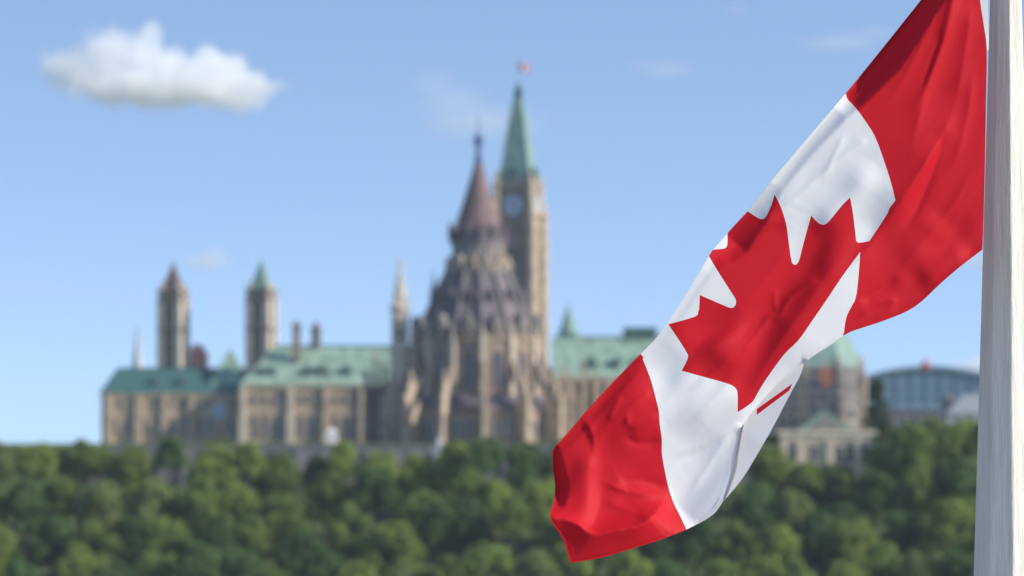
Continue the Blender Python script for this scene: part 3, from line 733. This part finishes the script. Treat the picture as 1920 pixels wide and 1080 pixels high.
# ------------------------------------------------------------------ clouds
def cloud(label, cpx, cpy, Y, blobs, dens, nscale, namp, name='cloud', soft=1.0, depth=0.6):
    """A volume whose density is a union of soft ellipsoids eaten by noise; blobs are (px, py, rx, ry) seen on the photo."""
    s = FPX / Y; c = P(cpx, cpy, Y)
    B = [((px - cpx) / s, (cpy - py) / s, rx / s, ry / s) for px, py, rx, ry in blobs]
    x0 = min(b[0] - b[2] * 1.3 for b in B); x1 = max(b[0] + b[2] * 1.3 for b in B); z0 = min(b[1] - b[3] * 1.3 for b in B); z1 = max(b[1] + b[3] * 1.3 for b in B)
    dy = max(max(b[2], b[3]) for b in B) * depth * 1.3
    bm = bmesh.new(); box(bm, ((x0 + x1) / 2, 0, (z0 + z1) / 2), (x1 - x0, 2 * dy, z1 - z0))
    m = bpy.data.materials.new('cloud_vapour'); m.use_nodes = True; t = m.node_tree; t.nodes.clear(); N_ = t.nodes.new; K = t.links.new
    tcx = N_('ShaderNodeTexCoord'); acc = None
    nz = N_('ShaderNodeTexNoise'); nz.inputs['Scale'].default_value = nscale; nz.inputs['Detail'].default_value = 5; nz.inputs['Roughness'].default_value = .6
    K(tcx.outputs['Object'], nz.inputs['Vector'])
    for (bx, bz, rx, rz_) in B:
        a = N_('ShaderNodeVectorMath'); a.operation = 'SUBTRACT'; a.inputs[1].default_value = (bx, 0, bz); K(tcx.outputs['Object'], a.inputs[0])
        d = N_('ShaderNodeVectorMath'); d.operation = 'DIVIDE'; d.inputs[1].default_value = (rx, max(rx, rz_) * depth, rz_); K(a.outputs[0], d.inputs[0])
        l = N_('ShaderNodeVectorMath'); l.operation = 'LENGTH'; K(d.outputs[0], l.inputs[0])
        f = N_('ShaderNodeMath'); f.operation = 'SUBTRACT'; f.inputs[0].default_value = 1.0; K(l.outputs['Value'], f.inputs[1])
        if acc is None: acc = f
        else:
            mx = N_('ShaderNodeMath'); mx.operation = 'SMOOTH_MAX'; mx.inputs[2].default_value = .15; K(acc.outputs[0], mx.inputs[0]); K(f.outputs[0], mx.inputs[1]); acc = mx
    na = N_('ShaderNodeMath'); na.operation = 'MULTIPLY_ADD'; na.inputs[1].default_value = namp; na.inputs[2].default_value = -namp * .5; K(nz.outputs['Fac'], na.inputs[0])
    ad = N_('ShaderNodeMath'); ad.operation = 'ADD'; K(acc.outputs[0], ad.inputs[0]); K(na.outputs[0], ad.inputs[1])
    mr = N_('ShaderNodeMapRange'); mr.interpolation_type = 'SMOOTHSTEP'; mr.inputs[1].default_value = 0.02; mr.inputs[2].default_value = 0.02 + .45 * soft; mr.inputs[3].default_value = 0; mr.inputs[4].default_value = dens
    K(ad.outputs[0], mr.inputs[0])
    pv = N_('ShaderNodeVolumePrincipled'); pv.inputs['Color'].default_value = (1, 1, 1, 1); pv.inputs['Anisotropy'].default_value = .2
    K(mr.outputs[0], pv.inputs['Density'])
    out = N_('ShaderNodeOutputMaterial'); K(pv.outputs[0], out.inputs['Volume'])
    o = obj(name, bm, m, loc=c); tag(o, label, 'cloud'); return o
cloud('puffy white cloud at upper left of the sky', 305, 140, 6000, [(205, 110, 82, 68), (258, 112, 78, 66), (300, 140, 92, 64), (150, 132, 82, 50), (104, 122, 40, 42), (395, 145, 88, 60), (452, 165, 80, 44), (305, 165, 205, 40), (425, 180, 92, 32), (384, 112, 36, 44), (288, 76, 28, 44)], 0.032, 0.021, 1.6, soft=1.2)
cloud('small thin cloud beside the reddish topped slim tower', 388, 488, 9000, [(388, 490, 66, 20), (405, 476, 32, 20)], 0.010, 0.008, .9, soft=1.6)
cloud('thin wispy cloud streak behind the clock tower spire', 880, 215, 9000, [(905, 230, 150, 44), (845, 190, 100, 46), (810, 160, 70, 46)], 0.0035, 0.006, 1.1, soft=2.0)
cloud('faint wisp left of the flag high in the sky', 1250, 130, 9000, [(1250, 130, 80, 26), (1210, 122, 50, 20)], 0.003, 0.006, 1.1, soft=2.0)
cloud('faint wisp above the flag near the top of the sky', 1590, 70, 9000, [(1580, 80, 110, 22), (1640, 62, 60, 20)], 0.003, 0.006, 1.1, soft=2.0)
cloud('tiny faint wisp at top centre right of the sky', 1380, 16, 9000, [(1380, 16, 36, 18)], 0.003, 0.008, 1.0, soft=2.0)
cloud('low white cloud between glass hall and flagpole', 1830, 692, 9000, [(1825, 690, 55, 20), (1850, 685, 60, 22)], 0.03, 0.007, .9, soft=1.4)
cloud('faint white cloud under the lower corner of flag by flagpole', 1850, 488, 9000, [(1835, 490, 45, 22), (1880, 482, 60, 24)], 0.014, 0.007, .9, soft=1.6)

# ------------------------------------------------------------------ the air between here and the far bank
bm = bmesh.new(); box(bm, (0, 3000, 40.5), (14000, 8000, 171))
hz = struct(obj('haze', bm, M['white']), 'stuff'); hz.data.materials.clear()
hm = bpy.data.materials.new('haze_air'); hm.use_nodes = True; ht = hm.node_tree; ht.nodes.clear()
hv = ht.nodes.new('ShaderNodeVolumePrincipled'); hv.inputs['Color'].default_value = (.8, .9, 1, 1); hv.inputs['Density'].default_value = 0.00007; hv.inputs['Anisotropy'].default_value = 0.0
ho = ht.nodes.new('ShaderNodeOutputMaterial'); ht.links.new(hv.outputs[0], ho.inputs['Volume']); hz.data.materials.append(hm)

# ------------------------------------------------------------------ the flagpole
YP = 9.2; SP = FPX / YP
def pole():
    t = thing('flagpole', 'weathered grey and cream painted wooden flagpole at right edge', 'flagpole', P(1895, HOR, YP))
    bm = bmesh.new(); loops = []
    o = t.location
    for py in list(range(-900, 2000, 60)) + [HOR + (1.7 + .0) * SP]:
        e = 1856 - (py) * 31 / 1080.0; hw = (1886 - e) / SP            # half diagonal of the squared post
        cx = (1886 - 960) / SP - o.x; z = (HOR - py) / SP
        ring = []
        for k in range(8):
            a = -math.pi / 2 + R(4) + k * math.pi / 4
            for j in (-.5, 0, .5):                                       # eased corners
                cr = .10; c = Vector((math.cos(a), math.sin(a))) * hw * (1 - cr); d = Vector((math.cos(a + j * math.pi / 4), math.sin(a + j * math.pi / 4)))
                q = c + d * hw * cr
                ring.append(bm.verts.new((cx + q.x, q.y, z)))
        loops.append(ring)
    for A, B in zip(loops, loops[1:]):
        n = len(A)
        for k in range(n): bm.faces.new((A[k], A[(k + 1) % n], B[(k + 1) % n], B[k]))
    bm.faces.new(loops[0]); bm.faces.new(loops[-1])
    m = mat('weathered_paint', (0.67, 0.66, 0.58), .65, .11, 7, (7, 7, .5), bump=.3, spec=.25)
    obj('shaft', bm, m, t)
    bm = bmesh.new(); cx = (1897 - 960) / SP - o.x
    box(bm, (cx, 0, -1.6), (.42, .42, .2)); box(bm, (cx, 0, -1.45), (.32, .32, .12)); obj('base', bm, M['grey_wall'], t)
    bm = bmesh.new(); zt = (HOR + 900) / SP; rings(bm, (cx, 0), 16, [(.05, zt), (.08, zt + .05), (.075, zt + .1), (.04, zt + .14), (0, zt + .15)]); obj('cap', bm, M['steel'], t, True)
pole()

# ------------------------------------------------------------------ the big flag
def spline(pts, n=4):
    """Catmull-Rom through the points, ends kept."""
    p = [np.array(q, float) for q in pts]; out = [p[0]]
    if len(p) < 3: return [tuple(q) for q in p]
    for i in range(len(p) - 1):
        a = p[max(i - 1, 0)]; b = p[i]; c = p[i + 1]; d = p[min(i + 2, len(p) - 1)]
        for k in range(1, n + 1):
            t = k / n
            out.append(.5 * ((2 * b) + (c - a) * t + (2 * a - 5 * b + 4 * c - d) * t * t + (3 * b - a - 3 * c + d) * t ** 3))
    return [tuple(q) for q in out]
def chain(*runs):
    out = []
    for r in runs:
        r = spline(r) if len(r) > 2 else [tuple(map(float, q)) for q in r]
        out += r if not out else r[1:] if np.hypot(out[-1][0] - r[0][0], out[-1][1] - r[0][1]) < .01 else r
    return out
TOP = chain([(1822, -125), (1775, -60), (1727, 0), (1660, 84), (1585, 176), (1500, 275), (1445, 341), (1402, 396)], [(1402, 396), (1383, 416), (1364, 437)], [(1364, 437), (1337, 468)], [(1337, 468), (1328, 482), (1290, 545), (1240, 622), (1201, 664)], [(1201, 664), (1150, 716), (1100, 770), (1085, 788), (1060, 817), (1041, 838), (1036, 846)])
FLY = chain([(1036, 846), (1037, 880), (1041, 912), (1038, 942), (1032, 962), (1034, 977), (1044, 992), (1056, 1012), (1063, 1033), (1070, 1056)])
BOT = chain([(1070, 1056), (1130, 1045), (1180, 1030), (1235, 1013), (1287, 993)], [(1287, 993), (1320, 976), (1340, 962), (1351, 947), (1357, 937)], [(1357, 937), (1366, 912), (1376, 878), (1380, 850), (1388, 810), (1393, 796)], [(1393, 796), (1408, 775), (1425, 755), (1450, 727), (1478, 700), (1508, 680), (1530, 664), (1560, 645), (1582, 629)], [(1582, 629), (1600, 620), (1660, 600), (1715, 575), (1765, 530), (1800, 500), (1842, 468)])
HOIST = chain([(1842, 468), (1844, 420), (1847, 300), (1849, 180), (1850, 95), (1844, 45), (1837, 0), (1829, -60), (1822, -125)])
OUT = TOP[:-1] + FLY[:-1] + BOT[:-1] + HOIST[:-1]
SEAM_R1 = chain([(1585, 176), (1590, 187), (1602, 200), (1617, 219), (1640, 255), (1657, 300), (1670, 340), (1678, 372)], [(1678, 372), (1678, 377), (1668, 390), (1664, 400), (1650, 422), (1630, 452)])
SEAM_R2 = chain([(1613, 472), (1611, 500), (1608, 535), (1604, 560), (1597, 574), (1588, 592), (1584, 610), (1582, 629)])
FOLD_R = [(1630, 452), (1613, 472)]
SEAM_L = chain([(1201, 664), (1212, 690), (1222, 718), (1229, 745), (1235, 770), (1237, 795), (1241, 825), (1241, 850), (1247, 885), (1255, 920), (1264, 945), (1275, 967), (1287, 993)])
LEAF_A = chain([(1630, 452), (1612, 455), (1606, 452), (1604, 440), (1600, 405), (1594, 370)], [(1594, 370), (1578, 386), (1556, 413), (1546, 421), (1538, 420), (1530, 414), (1521, 404)], [(1521, 404), (1517, 418), (1504, 466), (1499, 486), (1494, 495), (1489, 496), (1484, 489), (1479, 455), (1474, 420), (1464, 388), (1452, 364)], [(1452, 364), (1447, 383), (1437, 405), (1430, 411), (1420, 408), (1402, 396)])
LEAF_T = chain([(1364, 437), (1364, 452), (1363, 461), (1358, 466), (1337, 468)])
LEAF_B = chain([(1329, 480), (1345, 507), (1366, 540), (1378, 559), (1380, 568), (1376, 576), (1369, 577), (1358, 573), (1312, 553)], [(1312, 553), (1311, 574), (1309, 585), (1302, 594), (1253, 608)], [(1253, 608), (1270, 633), (1287, 660), (1290, 669), (1285, 682), (1278, 695)], [(1278, 695), (1310, 704), (1350, 715), (1371, 722), (1380, 729), (1383, 740), (1383, 773)], [(1383, 773), (1400, 762), (1412, 752), (1424, 731), (1440, 706), (1470, 665), (1497, 638), (1521, 604), (1546, 568), (1574, 526), (1594, 498), (1613, 472)])

def inside(px, py, poly):
    p = np.array(poly); x = np.asarray(px)[:, None]; y = np.asarray(py)[:, None]
    x0, y0 = p[:, 0], p[:, 1]; x1, y1 = np.roll(x0, -1), np.roll(y0, -1)
    c = ((y0 > y) != (y1 > y)) & (x < (x1 - x0) * (y - y0) / (y1 - y0 + 1e-12) + x0)
    return c.sum(1) % 2 == 1
def dist(pts, line):
    """Distance to a polyline, signed (positive on its left going along, y down => right-hand side), and how far along (0..1)."""
    l = np.array(line, float); a, b = l[:-1], l[1:]; d = b - a; L2 = (d ** 2).sum(1) + 1e-9
    cum = np.concatenate([[0], np.cumsum(np.sqrt(L2))])
    q = pts[:, None, :] - a[None]
    t = np.clip((q * d).sum(2) / L2, 0, 1)
    r = q - t[..., None] * d; dd = np.sqrt((r ** 2).sum(2)); i = dd.argmin(1); k = np.arange(len(pts))
    cr = d[i, 0] * q[k, i, 1] - d[i, 1] * q[k, i, 0]
    s = (cum[i] + t[k, i] * np.sqrt(L2[i])) / cum[-1]
    near = a[i] + t[k, i][:, None] * d[i]
    return dd[k, i] * np.sign(cr), s, near
def relief(pts):
    x, y = pts[:, 0], pts[:, 1]
    h = -0.14 * (x - 1845) + 0.03 * (y - 300)
    h = h + 9 * np.sin((x * .5 + y * .35) / 120.0)
    # the upper edge rolls back
    d, s, near = dist(pts, TOP); d = np.abs(d); yy = near[:, 1]
    ky = [-125, 0, 100, 176, 200, 275, 340, 396, 440, 470, 505, 600, 664, 700, 790, 846]
    W = np.interp(yy, ky, [20, 36, 48, 38, 31, 27, 28, 42, 52, 40, 22, 16, 14, 24, 24, 16]); G = np.interp(yy, ky, [2.2, 2.6, 2.6, 2.2, 1.2, .85, .6, .9, 1.0, .6, .35, .3, .25, .4, .45, .5])
    h = h - np.where(d < W, G * (W * W - d * d) / (2 * W), 0)
    # the fly edge curls back
    d, s, near = dist(pts, FLY); d = np.abs(d); yy = near[:, 1]
    W = np.interp(yy, [846, 870, 910, 945, 962, 990], [14, 20, 25, 22, 8, 4]); G = np.interp(yy, [846, 880, 910, 945, 962, 1000], [.9, 1.3, 1.5, 1.4, .2, .1])
    h = h - np.where(d < W, G * (W * W - d * d) / (2 * W), 0)
    # along the lower edge the white part dives behind itself
    d, s, near = dist(pts, BOT); d = np.abs(d)
    h = h - np.where((near[:, 1] < 800) & (near[:, 0] < 1510) & (d < 16), (16 - d) ** 2 / 40, 0)
    # hems: a slightly thicker doubled strip along every edge
    for ln in (TOP, FLY, BOT):
        d, s, near = dist(pts, ln); d = np.abs(d); h = h + 1.1 / (1 + np.exp((d - 9) / 1.2))
    def env(s, a=.15, b=.15): return np.clip(s / max(a, 1e-3), 0, 1) * np.clip((1 - s) / max(b, 1e-3), 0, 1)
    def sm(u): u = np.clip(u, 0, 1); return u * u * (3 - 2 * u)
    def taper(s, line, a, b, least):
        l = np.array(line); n = np.sqrt((np.diff(l, axis=0) ** 2).sum(1)).sum()
        return sm(env(s, min(.5, max(a, least / n)), min(.5, max(b, least / n))))
    def ridge(line, wp, wn, amp, a=.2, b=.2, sharp=True):
        nonlocal h
        ln = spline(line); d, s, _ = dist(pts, ln); wd = np.where(d > 0, wp, wn); u = np.abs(d) / wd
        pr = np.exp(-u) if sharp else np.exp(-u * u)
        h = h + 1.6 * amp * taper(s, ln, a, b, 8 * abs(amp)) * pr
    def step(line, wd, amp, a=.2, b=.2):
        nonlocal h
        ln = spline(line); d, s, _ = dist(pts, ln); f = np.exp(-(d / (wd * 3.5)) ** 2)
        h = h + 1.3 * amp * taper(s, ln, a, b, 11 * abs(amp)) * np.tanh(d / wd) * f
    # right red band
    ridge([(1800, 170), (1772, 245), (1735, 310), (1690, 380), (1640, 440)], 60, 16, 12, .6, .15)
    ridge([(1775, 240), (1752, 312), (1722, 385), (1690, 440)], 14, 10, -4.5, .1, .3)
    ridge([(1800, -60), (1775, 60), (1745, 140), (1690, 260)], 20, 14, 5, .1, .4)
    ridge([(1772, 50), (1742, 130), (1718, 200)], 8, 8, -2.4, .2, .4)
    ridge([(1822, 0), (1806, 120), (1785, 220)], 18, 14, 3, .2, .4)
    ridge([(1770, 400), (1735, 450), (1712, 520)], 34, 34, 4, .3, .4, False)
    ridge([(1838, 436), (1790, 442), (1740, 452), (1690, 480)], 34, 42, -2.5, .3, .4, False)
    ridge([(1830, 470), (1770, 500), (1715, 535)], 24, 24, 5, .2, .3, False)
    ridge([(1600, 600), (1640, 570), (1672, 562), (1668, 580), (1625, 605)], 6, 6, 2.0, .2, .2)
    ridge([(1610, 570), (1640, 550), (1690, 520)], 10, 10, -3, .2, .3)
    ridge([(1790, -60), (1715, 110), (1648, 222)], 12, 9, 2.0, .1, .3)
    ridge([(1798, -60), (1762, 90), (1727, 200), (1702, 310)], 8, 11, 2.2, .1, .3)
    ridge([(1826, 120), (1812, 230), (1780, 330)], 12, 8, 2.0, .3, .3)
    ridge([(1832, 300), (1790, 380), (1735, 450), (1670, 520)], 14, 10, 2.4, .3, .3)
    # the red band laps over the white beside the leaf's lobe
    step([(1660, 405), (1630, 450), (1613, 472), (1580, 520)], 5, -1.6, .3, .4)
    # upper white
    ridge([(1632, 255), (1560, 310), (1500, 365), (1450, 405)], 6, 5, 1.9, .1, .2)
    ridge([(1585, 250), (1560, 300), (1540, 345)], 5, 5, 1.4, .2, .3)
    ridge([(1640, 300), (1590, 380), (1520, 440)], 30, 30, 5, .3, .3, False)
    # leaf
    ridge([(1500, 430), (1455, 500), (1400, 560), (1350, 600)], 16, 12, 1.8, .3, .3)
    ridge([(1580, 470), (1520, 560), (1450, 660), (1400, 745)], 10, 14, 2.2, .2, .2)
    step([(1592, 392), (1565, 435), (1535, 505), (1500, 555), (1450, 630), (1405, 715)], 25, -12.5, .15, .15)
    ridge([(1545, 522), (1510, 536), (1478, 562), (1462, 590), (1440, 598), (1400, 650), (1350, 690), (1290, 735)], 6, 10, 3.6, .08, .15)
    step([(1405, 592), (1372, 615), (1330, 645), (1290, 684)], 13, -8, .15, .2)
    ridge([(1455, 540), (1452, 570), (1462, 590)], 4, 4, 1.6, .2, .05)
    ridge([(1425, 600), (1395, 640), (1340, 690)], 5, 5, 1.6, .2, .3)
    step([(1470, 405), (1415, 440), (1370, 462), (1340, 480)], 8, 2.2, .2, .2)
    # lower white
    step([(1385, 690), (1340, 725), (1290, 765), (1250, 800)], 20, -5, .3, .4)
    step([(1393, 798), (1350, 822), (1305, 845), (1255, 862)], 3.5, 1.7, .05, .3)
    step([(1450, 790), (1360, 885), (1292, 952), (1215, 1030)], 30, -15, .12, .12)
    ridge([(1480, 680), (1420, 720), (1340, 760), (1270, 800)], 12, 9, 1.2, .2, .3)
    ridge([(1375, 800), (1330, 870), (1285, 940)], 12, 9, 2.0, .2, .3)
    step([(1320, 655), (1262, 712), (1205, 775)], 22, -8, .15, .15)
    # lower red: a star of creases over a darker upper corner
    step([(1224, 676), (1165, 732), (1085, 792)], 28, -10, .1, .25)
    ridge([(1084, 782), (1098, 793), (1108, 808), (1113, 830), (1112, 860)], 4, 12, 3.2, .05, .4)
    ridge([(1112, 822), (1152, 789), (1180, 765), (1222, 732)], 4, 5, 2.0, .1, .1)
    ridge([(1177, 768), (1176, 785), (1177, 805)], 3.5, 5, 2.4, .15, .2)
    ridge([(1172, 803), (1205, 793), (1242, 774)], 10, 4, 3.0, .1, .05)
    ridge([(1165, 740), (1152, 765), (1140, 792)], 5, 7, 1.8, .2, .2)
    ridge([(1168, 812), (1186, 828), (1215, 830), (1244, 824)], 8, 8, -3.4, .15, .05)
    ridge([(1120, 900), (1165, 918), (1210, 929), (1257, 931)], 5, 9, 3.0, .3, .05)
    ridge([(1160, 905), (1200, 903), (1250, 912)], 7, 9, -2.6, .2, .1)
    ridge([(1130, 940), (1170, 955), (1225, 975)], 9, 14, 2.4, .3, .1)
    ridge([(1108, 822), (1099, 890), (1100, 950), (1108, 1000)], 30, 18, 7, .2, .1, False)
    ridge([(1262, 915), (1240, 945), (1225, 970)], 12, 8, 3, .1, .2)
    # the long bottom crease: lit above, dark underside below
    d, s, _ = dist(pts, spline([(1010, 966), (1060, 974), (1085, 984), (1110, 1000), (1150, 994), (1205, 982), (1236, 955), (1258, 932)])); dd = -d
    e = sm(env(s, .08, .22))
    lower = np.where(dd > 0, 1, 0)
    h = h + e * np.where(dd > 0, 54 * np.exp(-dd / 32.0), 54 * np.exp(dd / 100.0))
    for i in range(len(h)):
        p_, q_ = x[i] * .8 + y[i] * -.6, x[i] * .6 + y[i] * .8
        u, v_ = x[i] * .6 - y[i] * .8, x[i] * .8 + y[i] * .6
        h[i] += 1.2 * (1 - 2.2 * abs(noise.noise((u / 260.0, v_ / 34.0, 2.7)))) * max(0, noise.noise((x[i] / 170.0, y[i] / 170.0, 6.2)) + .45)
        h[i] += 1.5 * noise.noise((u / 210.0, v_ / 75.0, 4.1)) + 0.8 * noise.noise((u / 70.0, v_ / 26.0, 9.3))
    return h
def cdt(outline, cons, sp, holes_line=None):
    vs, es = [], []
    def add(line, closed):
        b = len(vs); vs.extend(Vector((float(a), float(c))) for a, c in line); n = len(line)
        es.extend((b + i, b + i + 1) for i in range(n - 1))
        if closed: es.append((b + n - 1, b))
    add(outline, True)
    for c in cons: add(c, False)
    o = np.array(outline); gx = np.arange(o[:, 0].min(), o[:, 0].max(), sp); gy = np.arange(o[:, 1].min(), o[:, 1].max(), sp)
    X, Y_ = np.meshgrid(gx, gy); X = X + (np.arange(len(gy)) % 2)[:, None] * sp / 2
    pts = np.stack([X.ravel(), Y_.ravel()], 1); pts = pts[inside(pts[:, 0], pts[:, 1], outline)]
    for ln in [outline + outline[:1]] + list(cons):
        d, _, _ = dist(pts, ln); pts = pts[np.abs(d) > sp * .5]
    vs.extend(Vector((float(a), float(c))) for a, c in pts)
    r = delaunay_2d_cdt(vs, es, [], 0, 1e-4)
    V = np.array([tuple(v) for v in r[0]]); F = np.array([f for f in r[2] if len(f) == 3])
    c = V[F].mean(1); F = F[inside(c[:, 0], c[:, 1], outline)]
    return V, F
def fabric(name, col, trans):
    m = bpy.data.materials.new(name); m.use_nodes = True; t = m.node_tree; b = t.nodes['Principled BSDF']
    b.inputs['Base Color'].default_value = (*col, 1); b.inputs['Roughness'].default_value = .55; b.inputs['Specular IOR Level'].default_value = .14
    tr = t.nodes.new('ShaderNodeBsdfTranslucent'); tr.inputs[0].default_value = (*[min(1, c * 1.0) for c in col], 1)
    mx = t.nodes.new('ShaderNodeMixShader'); mx.inputs[0].default_value = trans
    c = t.nodes.new('ShaderNodeTexCoord'); n = t.nodes.new('ShaderNodeTexNoise'); n.inputs['Scale'].default_value = 420; n.inputs['Detail'].default_value = 2
    n2 = t.nodes.new('ShaderNodeTexNoise'); n2.inputs['Scale'].default_value = 40; n2.inputs['Detail'].default_value = 3
    t.links.new(c.outputs['Object'], n.inputs['Vector']); t.links.new(c.outputs['Object'], n2.inputs['Vector'])
    bp = t.nodes.new('ShaderNodeBump'); bp.inputs['Strength'].default_value = .3; bp.inputs['Distance'].default_value = .002; t.links.new(n.outputs['Fac'], bp.inputs['Height'])
    bp2 = t.nodes.new('ShaderNodeBump'); bp2.inputs['Strength'].default_value = .05; bp2.inputs['Distance'].default_value = .01; t.links.new(n2.outputs['Fac'], bp2.inputs['Height']); t.links.new(bp.outputs[0], bp2.inputs['Normal'])
    t.links.new(bp2.outputs[0], b.inputs['Normal']); t.links.new(bp2.outputs[0], tr.inputs['Normal'])
    t.links.new(b.outputs[0], mx.inputs[1]); t.links.new(tr.outputs[0], mx.inputs[2]); t.links.new(mx.outputs[0], t.nodes['Material Output'].inputs[0])
    return m
RED = fabric('red_nylon', (0.62, 0.013, 0.024), .32); WHITE = fabric('white_nylon', (0.78, 0.775, 0.77), .25); HEM_SHADE = fabric('hem_shade_grey', (0.20, 0.18, 0.21), .1)  # the grey cloth is shade painted along the turned lower edge
YP = 9.0; SP = FPX / YP
def flag():
    o0 = P(1846, 400, YP)
    t = thing('flag', 'large red and white maple leaf flag blowing from the flagpole', 'flag', o0)
    def place(V, h):
        out = []
        for (a, b), k in zip(V, h):
            out.append(tuple(P(a, b, YP - k / SP) - o0))
        return out
    V, F = cdt(OUT, [SEAM_R1, SEAM_R2, FOLD_R, SEAM_L, LEAF_A, LEAF_T, LEAF_B], 4.6)
    h = relief(V); c = V[F].mean(1)
    right = TOP[:0] + [p for p in HOIST] 
    # red right band: everything on the hoist side of the seam
    RB = [q for q in TOP if q[1] <= 176.5] + SEAM_R1[1:] + FOLD_R[1:] + SEAM_R2[1:] + [q for q in BOT if q[0] >= 1582 and q[1] < 640] + HOIST[1:-1]
    LB = [q for q in TOP if q[0] <= 1201.5] + FLY[1:] + [q for q in BOT if q[1] >= 992.5][1:] + SEAM_L[::-1][1:-1]
    LP = LEAF_A + [q for q in TOP if 1364.5 <= q[0] < 1401.5] + LEAF_T + [q for q in TOP if 1329.5 < q[0] < 1336.5] + LEAF_B
    red = inside(c[:, 0], c[:, 1], RB) | inside(c[:, 0], c[:, 1], LB) | inside(c[:, 0], c[:, 1], LP)
    P3 = place(V, h); mi = [0 if q else 1 for q in red]; Fc = [tuple(f) for f in F]
    # the strip of the lower edge folded behind, showing its back and the leaf's stem
    FL = chain([(1507, 682), (1500, 705), (1480, 742), (1455, 790), (1420, 852), (1390, 900), (1358, 938)], [(1358, 938), (1352, 925), (1362, 880), (1366, 840), (1376, 795)], [(1376, 795), (1400, 762), (1440, 720), (1485, 686), (1507, 682)])[:-1]
    ST = [(1419, 767), (1486, 719), (1480, 732), (1419, 778), (1419, 767)]
    V2, F2 = cdt(FL, [ST], 5)
    hb = relief(V2); c2 = V2[F2].mean(1); st = inside(c2[:, 0], c2[:, 1], ST[:-1])
    d, s, _ = dist(V2, chain([(1507, 682), (1450, 727), (1393, 796), (1380, 850), (1357, 937)]))
    base = -0.14 * (V2[:, 0] - 1845) + 0.03 * (V2[:, 1] - 300) - 14 - 10 * np.sin(np.clip(s, 0, 1) * math.pi) + .25 * np.abs(d)
    b = len(P3); P3 += place(V2, base); Fc += [tuple(int(i) + b for i in f) for f in F2]; mi += [0 if q else 1 for q in st]
    me = bpy.data.meshes.new('cloth'); me.from_pydata(P3, [], [tuple(int(i) for i in f) for f in Fc]); me.materials.append(RED); me.materials.append(WHITE)
    me.polygons.foreach_set('material_index', mi); me.polygons.foreach_set('use_smooth', [True] * len(mi)); me.update()
    # faces turned to the viewer
    bm = bmesh.new(); bm.from_mesh(me)
    for f in bm.faces:
        if f.normal.y > 0: f.normal_flip()
    bm.to_mesh(me); bm.free()
    cl = link(bpy.data.objects.new('cloth', me), t)
    def strip(name, line, wd, off, m, parent):
        ln = np.array(line); tg = np.gradient(ln, axis=0); tg /= np.linalg.norm(tg, axis=1)[:, None]; nn = np.stack([-tg[:, 1], tg[:, 0]], 1)
        wv = np.array([wd(i / (len(ln) - 1)) for i in range(len(ln))])[:, None]
        A = ln; B = ln + nn * wv; hh = relief(ln) + off
        pa = place(A, hh); pb = place(B, hh - 1.5); n = len(ln)
        me = bpy.data.meshes.new(name); me.from_pydata(pa + pb, [], [(i, i + 1, n + i + 1, n + i) for i in range(n - 1)]); me.materials.append(m); me.update()
        o = link(bpy.data.objects.new(name, me), parent); so = o.modifiers.new('thickness', 'SOLIDIFY'); so.thickness = .002
        return o
    strip('header', [q for q in HOIST if q[1] <= 110], lambda u: 2.5 + 26 * u, -1, WHITE, t)
    for ln, m_ in (([q for q in TOP if q[1] <= 176.5], RED), ([q for q in TOP if 664 <= q[1]], RED), (FLY, RED), ([q for q in BOT if q[0] <= 1287.5 and q[1] > 900], RED), ([q for q in BOT if q[0] >= 1582 and q[1] < 640], RED), ([q for q in TOP if 176 <= q[1] <= 396.5], WHITE), ([q for q in BOT if 1287 <= q[0] <= 1357.5 and q[1] > 900], WHITE), ([q for q in BOT if 1508 <= q[0] <= 1582.5], WHITE)):
        strip('edge_hem', ln, lambda u: -8.5, 1.2, m_, cl)
    strip('hem_shade', chain([(1357, 937), (1366, 912), (1376, 878), (1380, 850), (1388, 810), (1393, 796)]), lambda u: 4.5 * math.sin(math.pi * min(1, .12 + u * .8)), 1.0, HEM_SHADE, cl)  # turned edge at the fold, the gap's shade painted in as grey
flag()
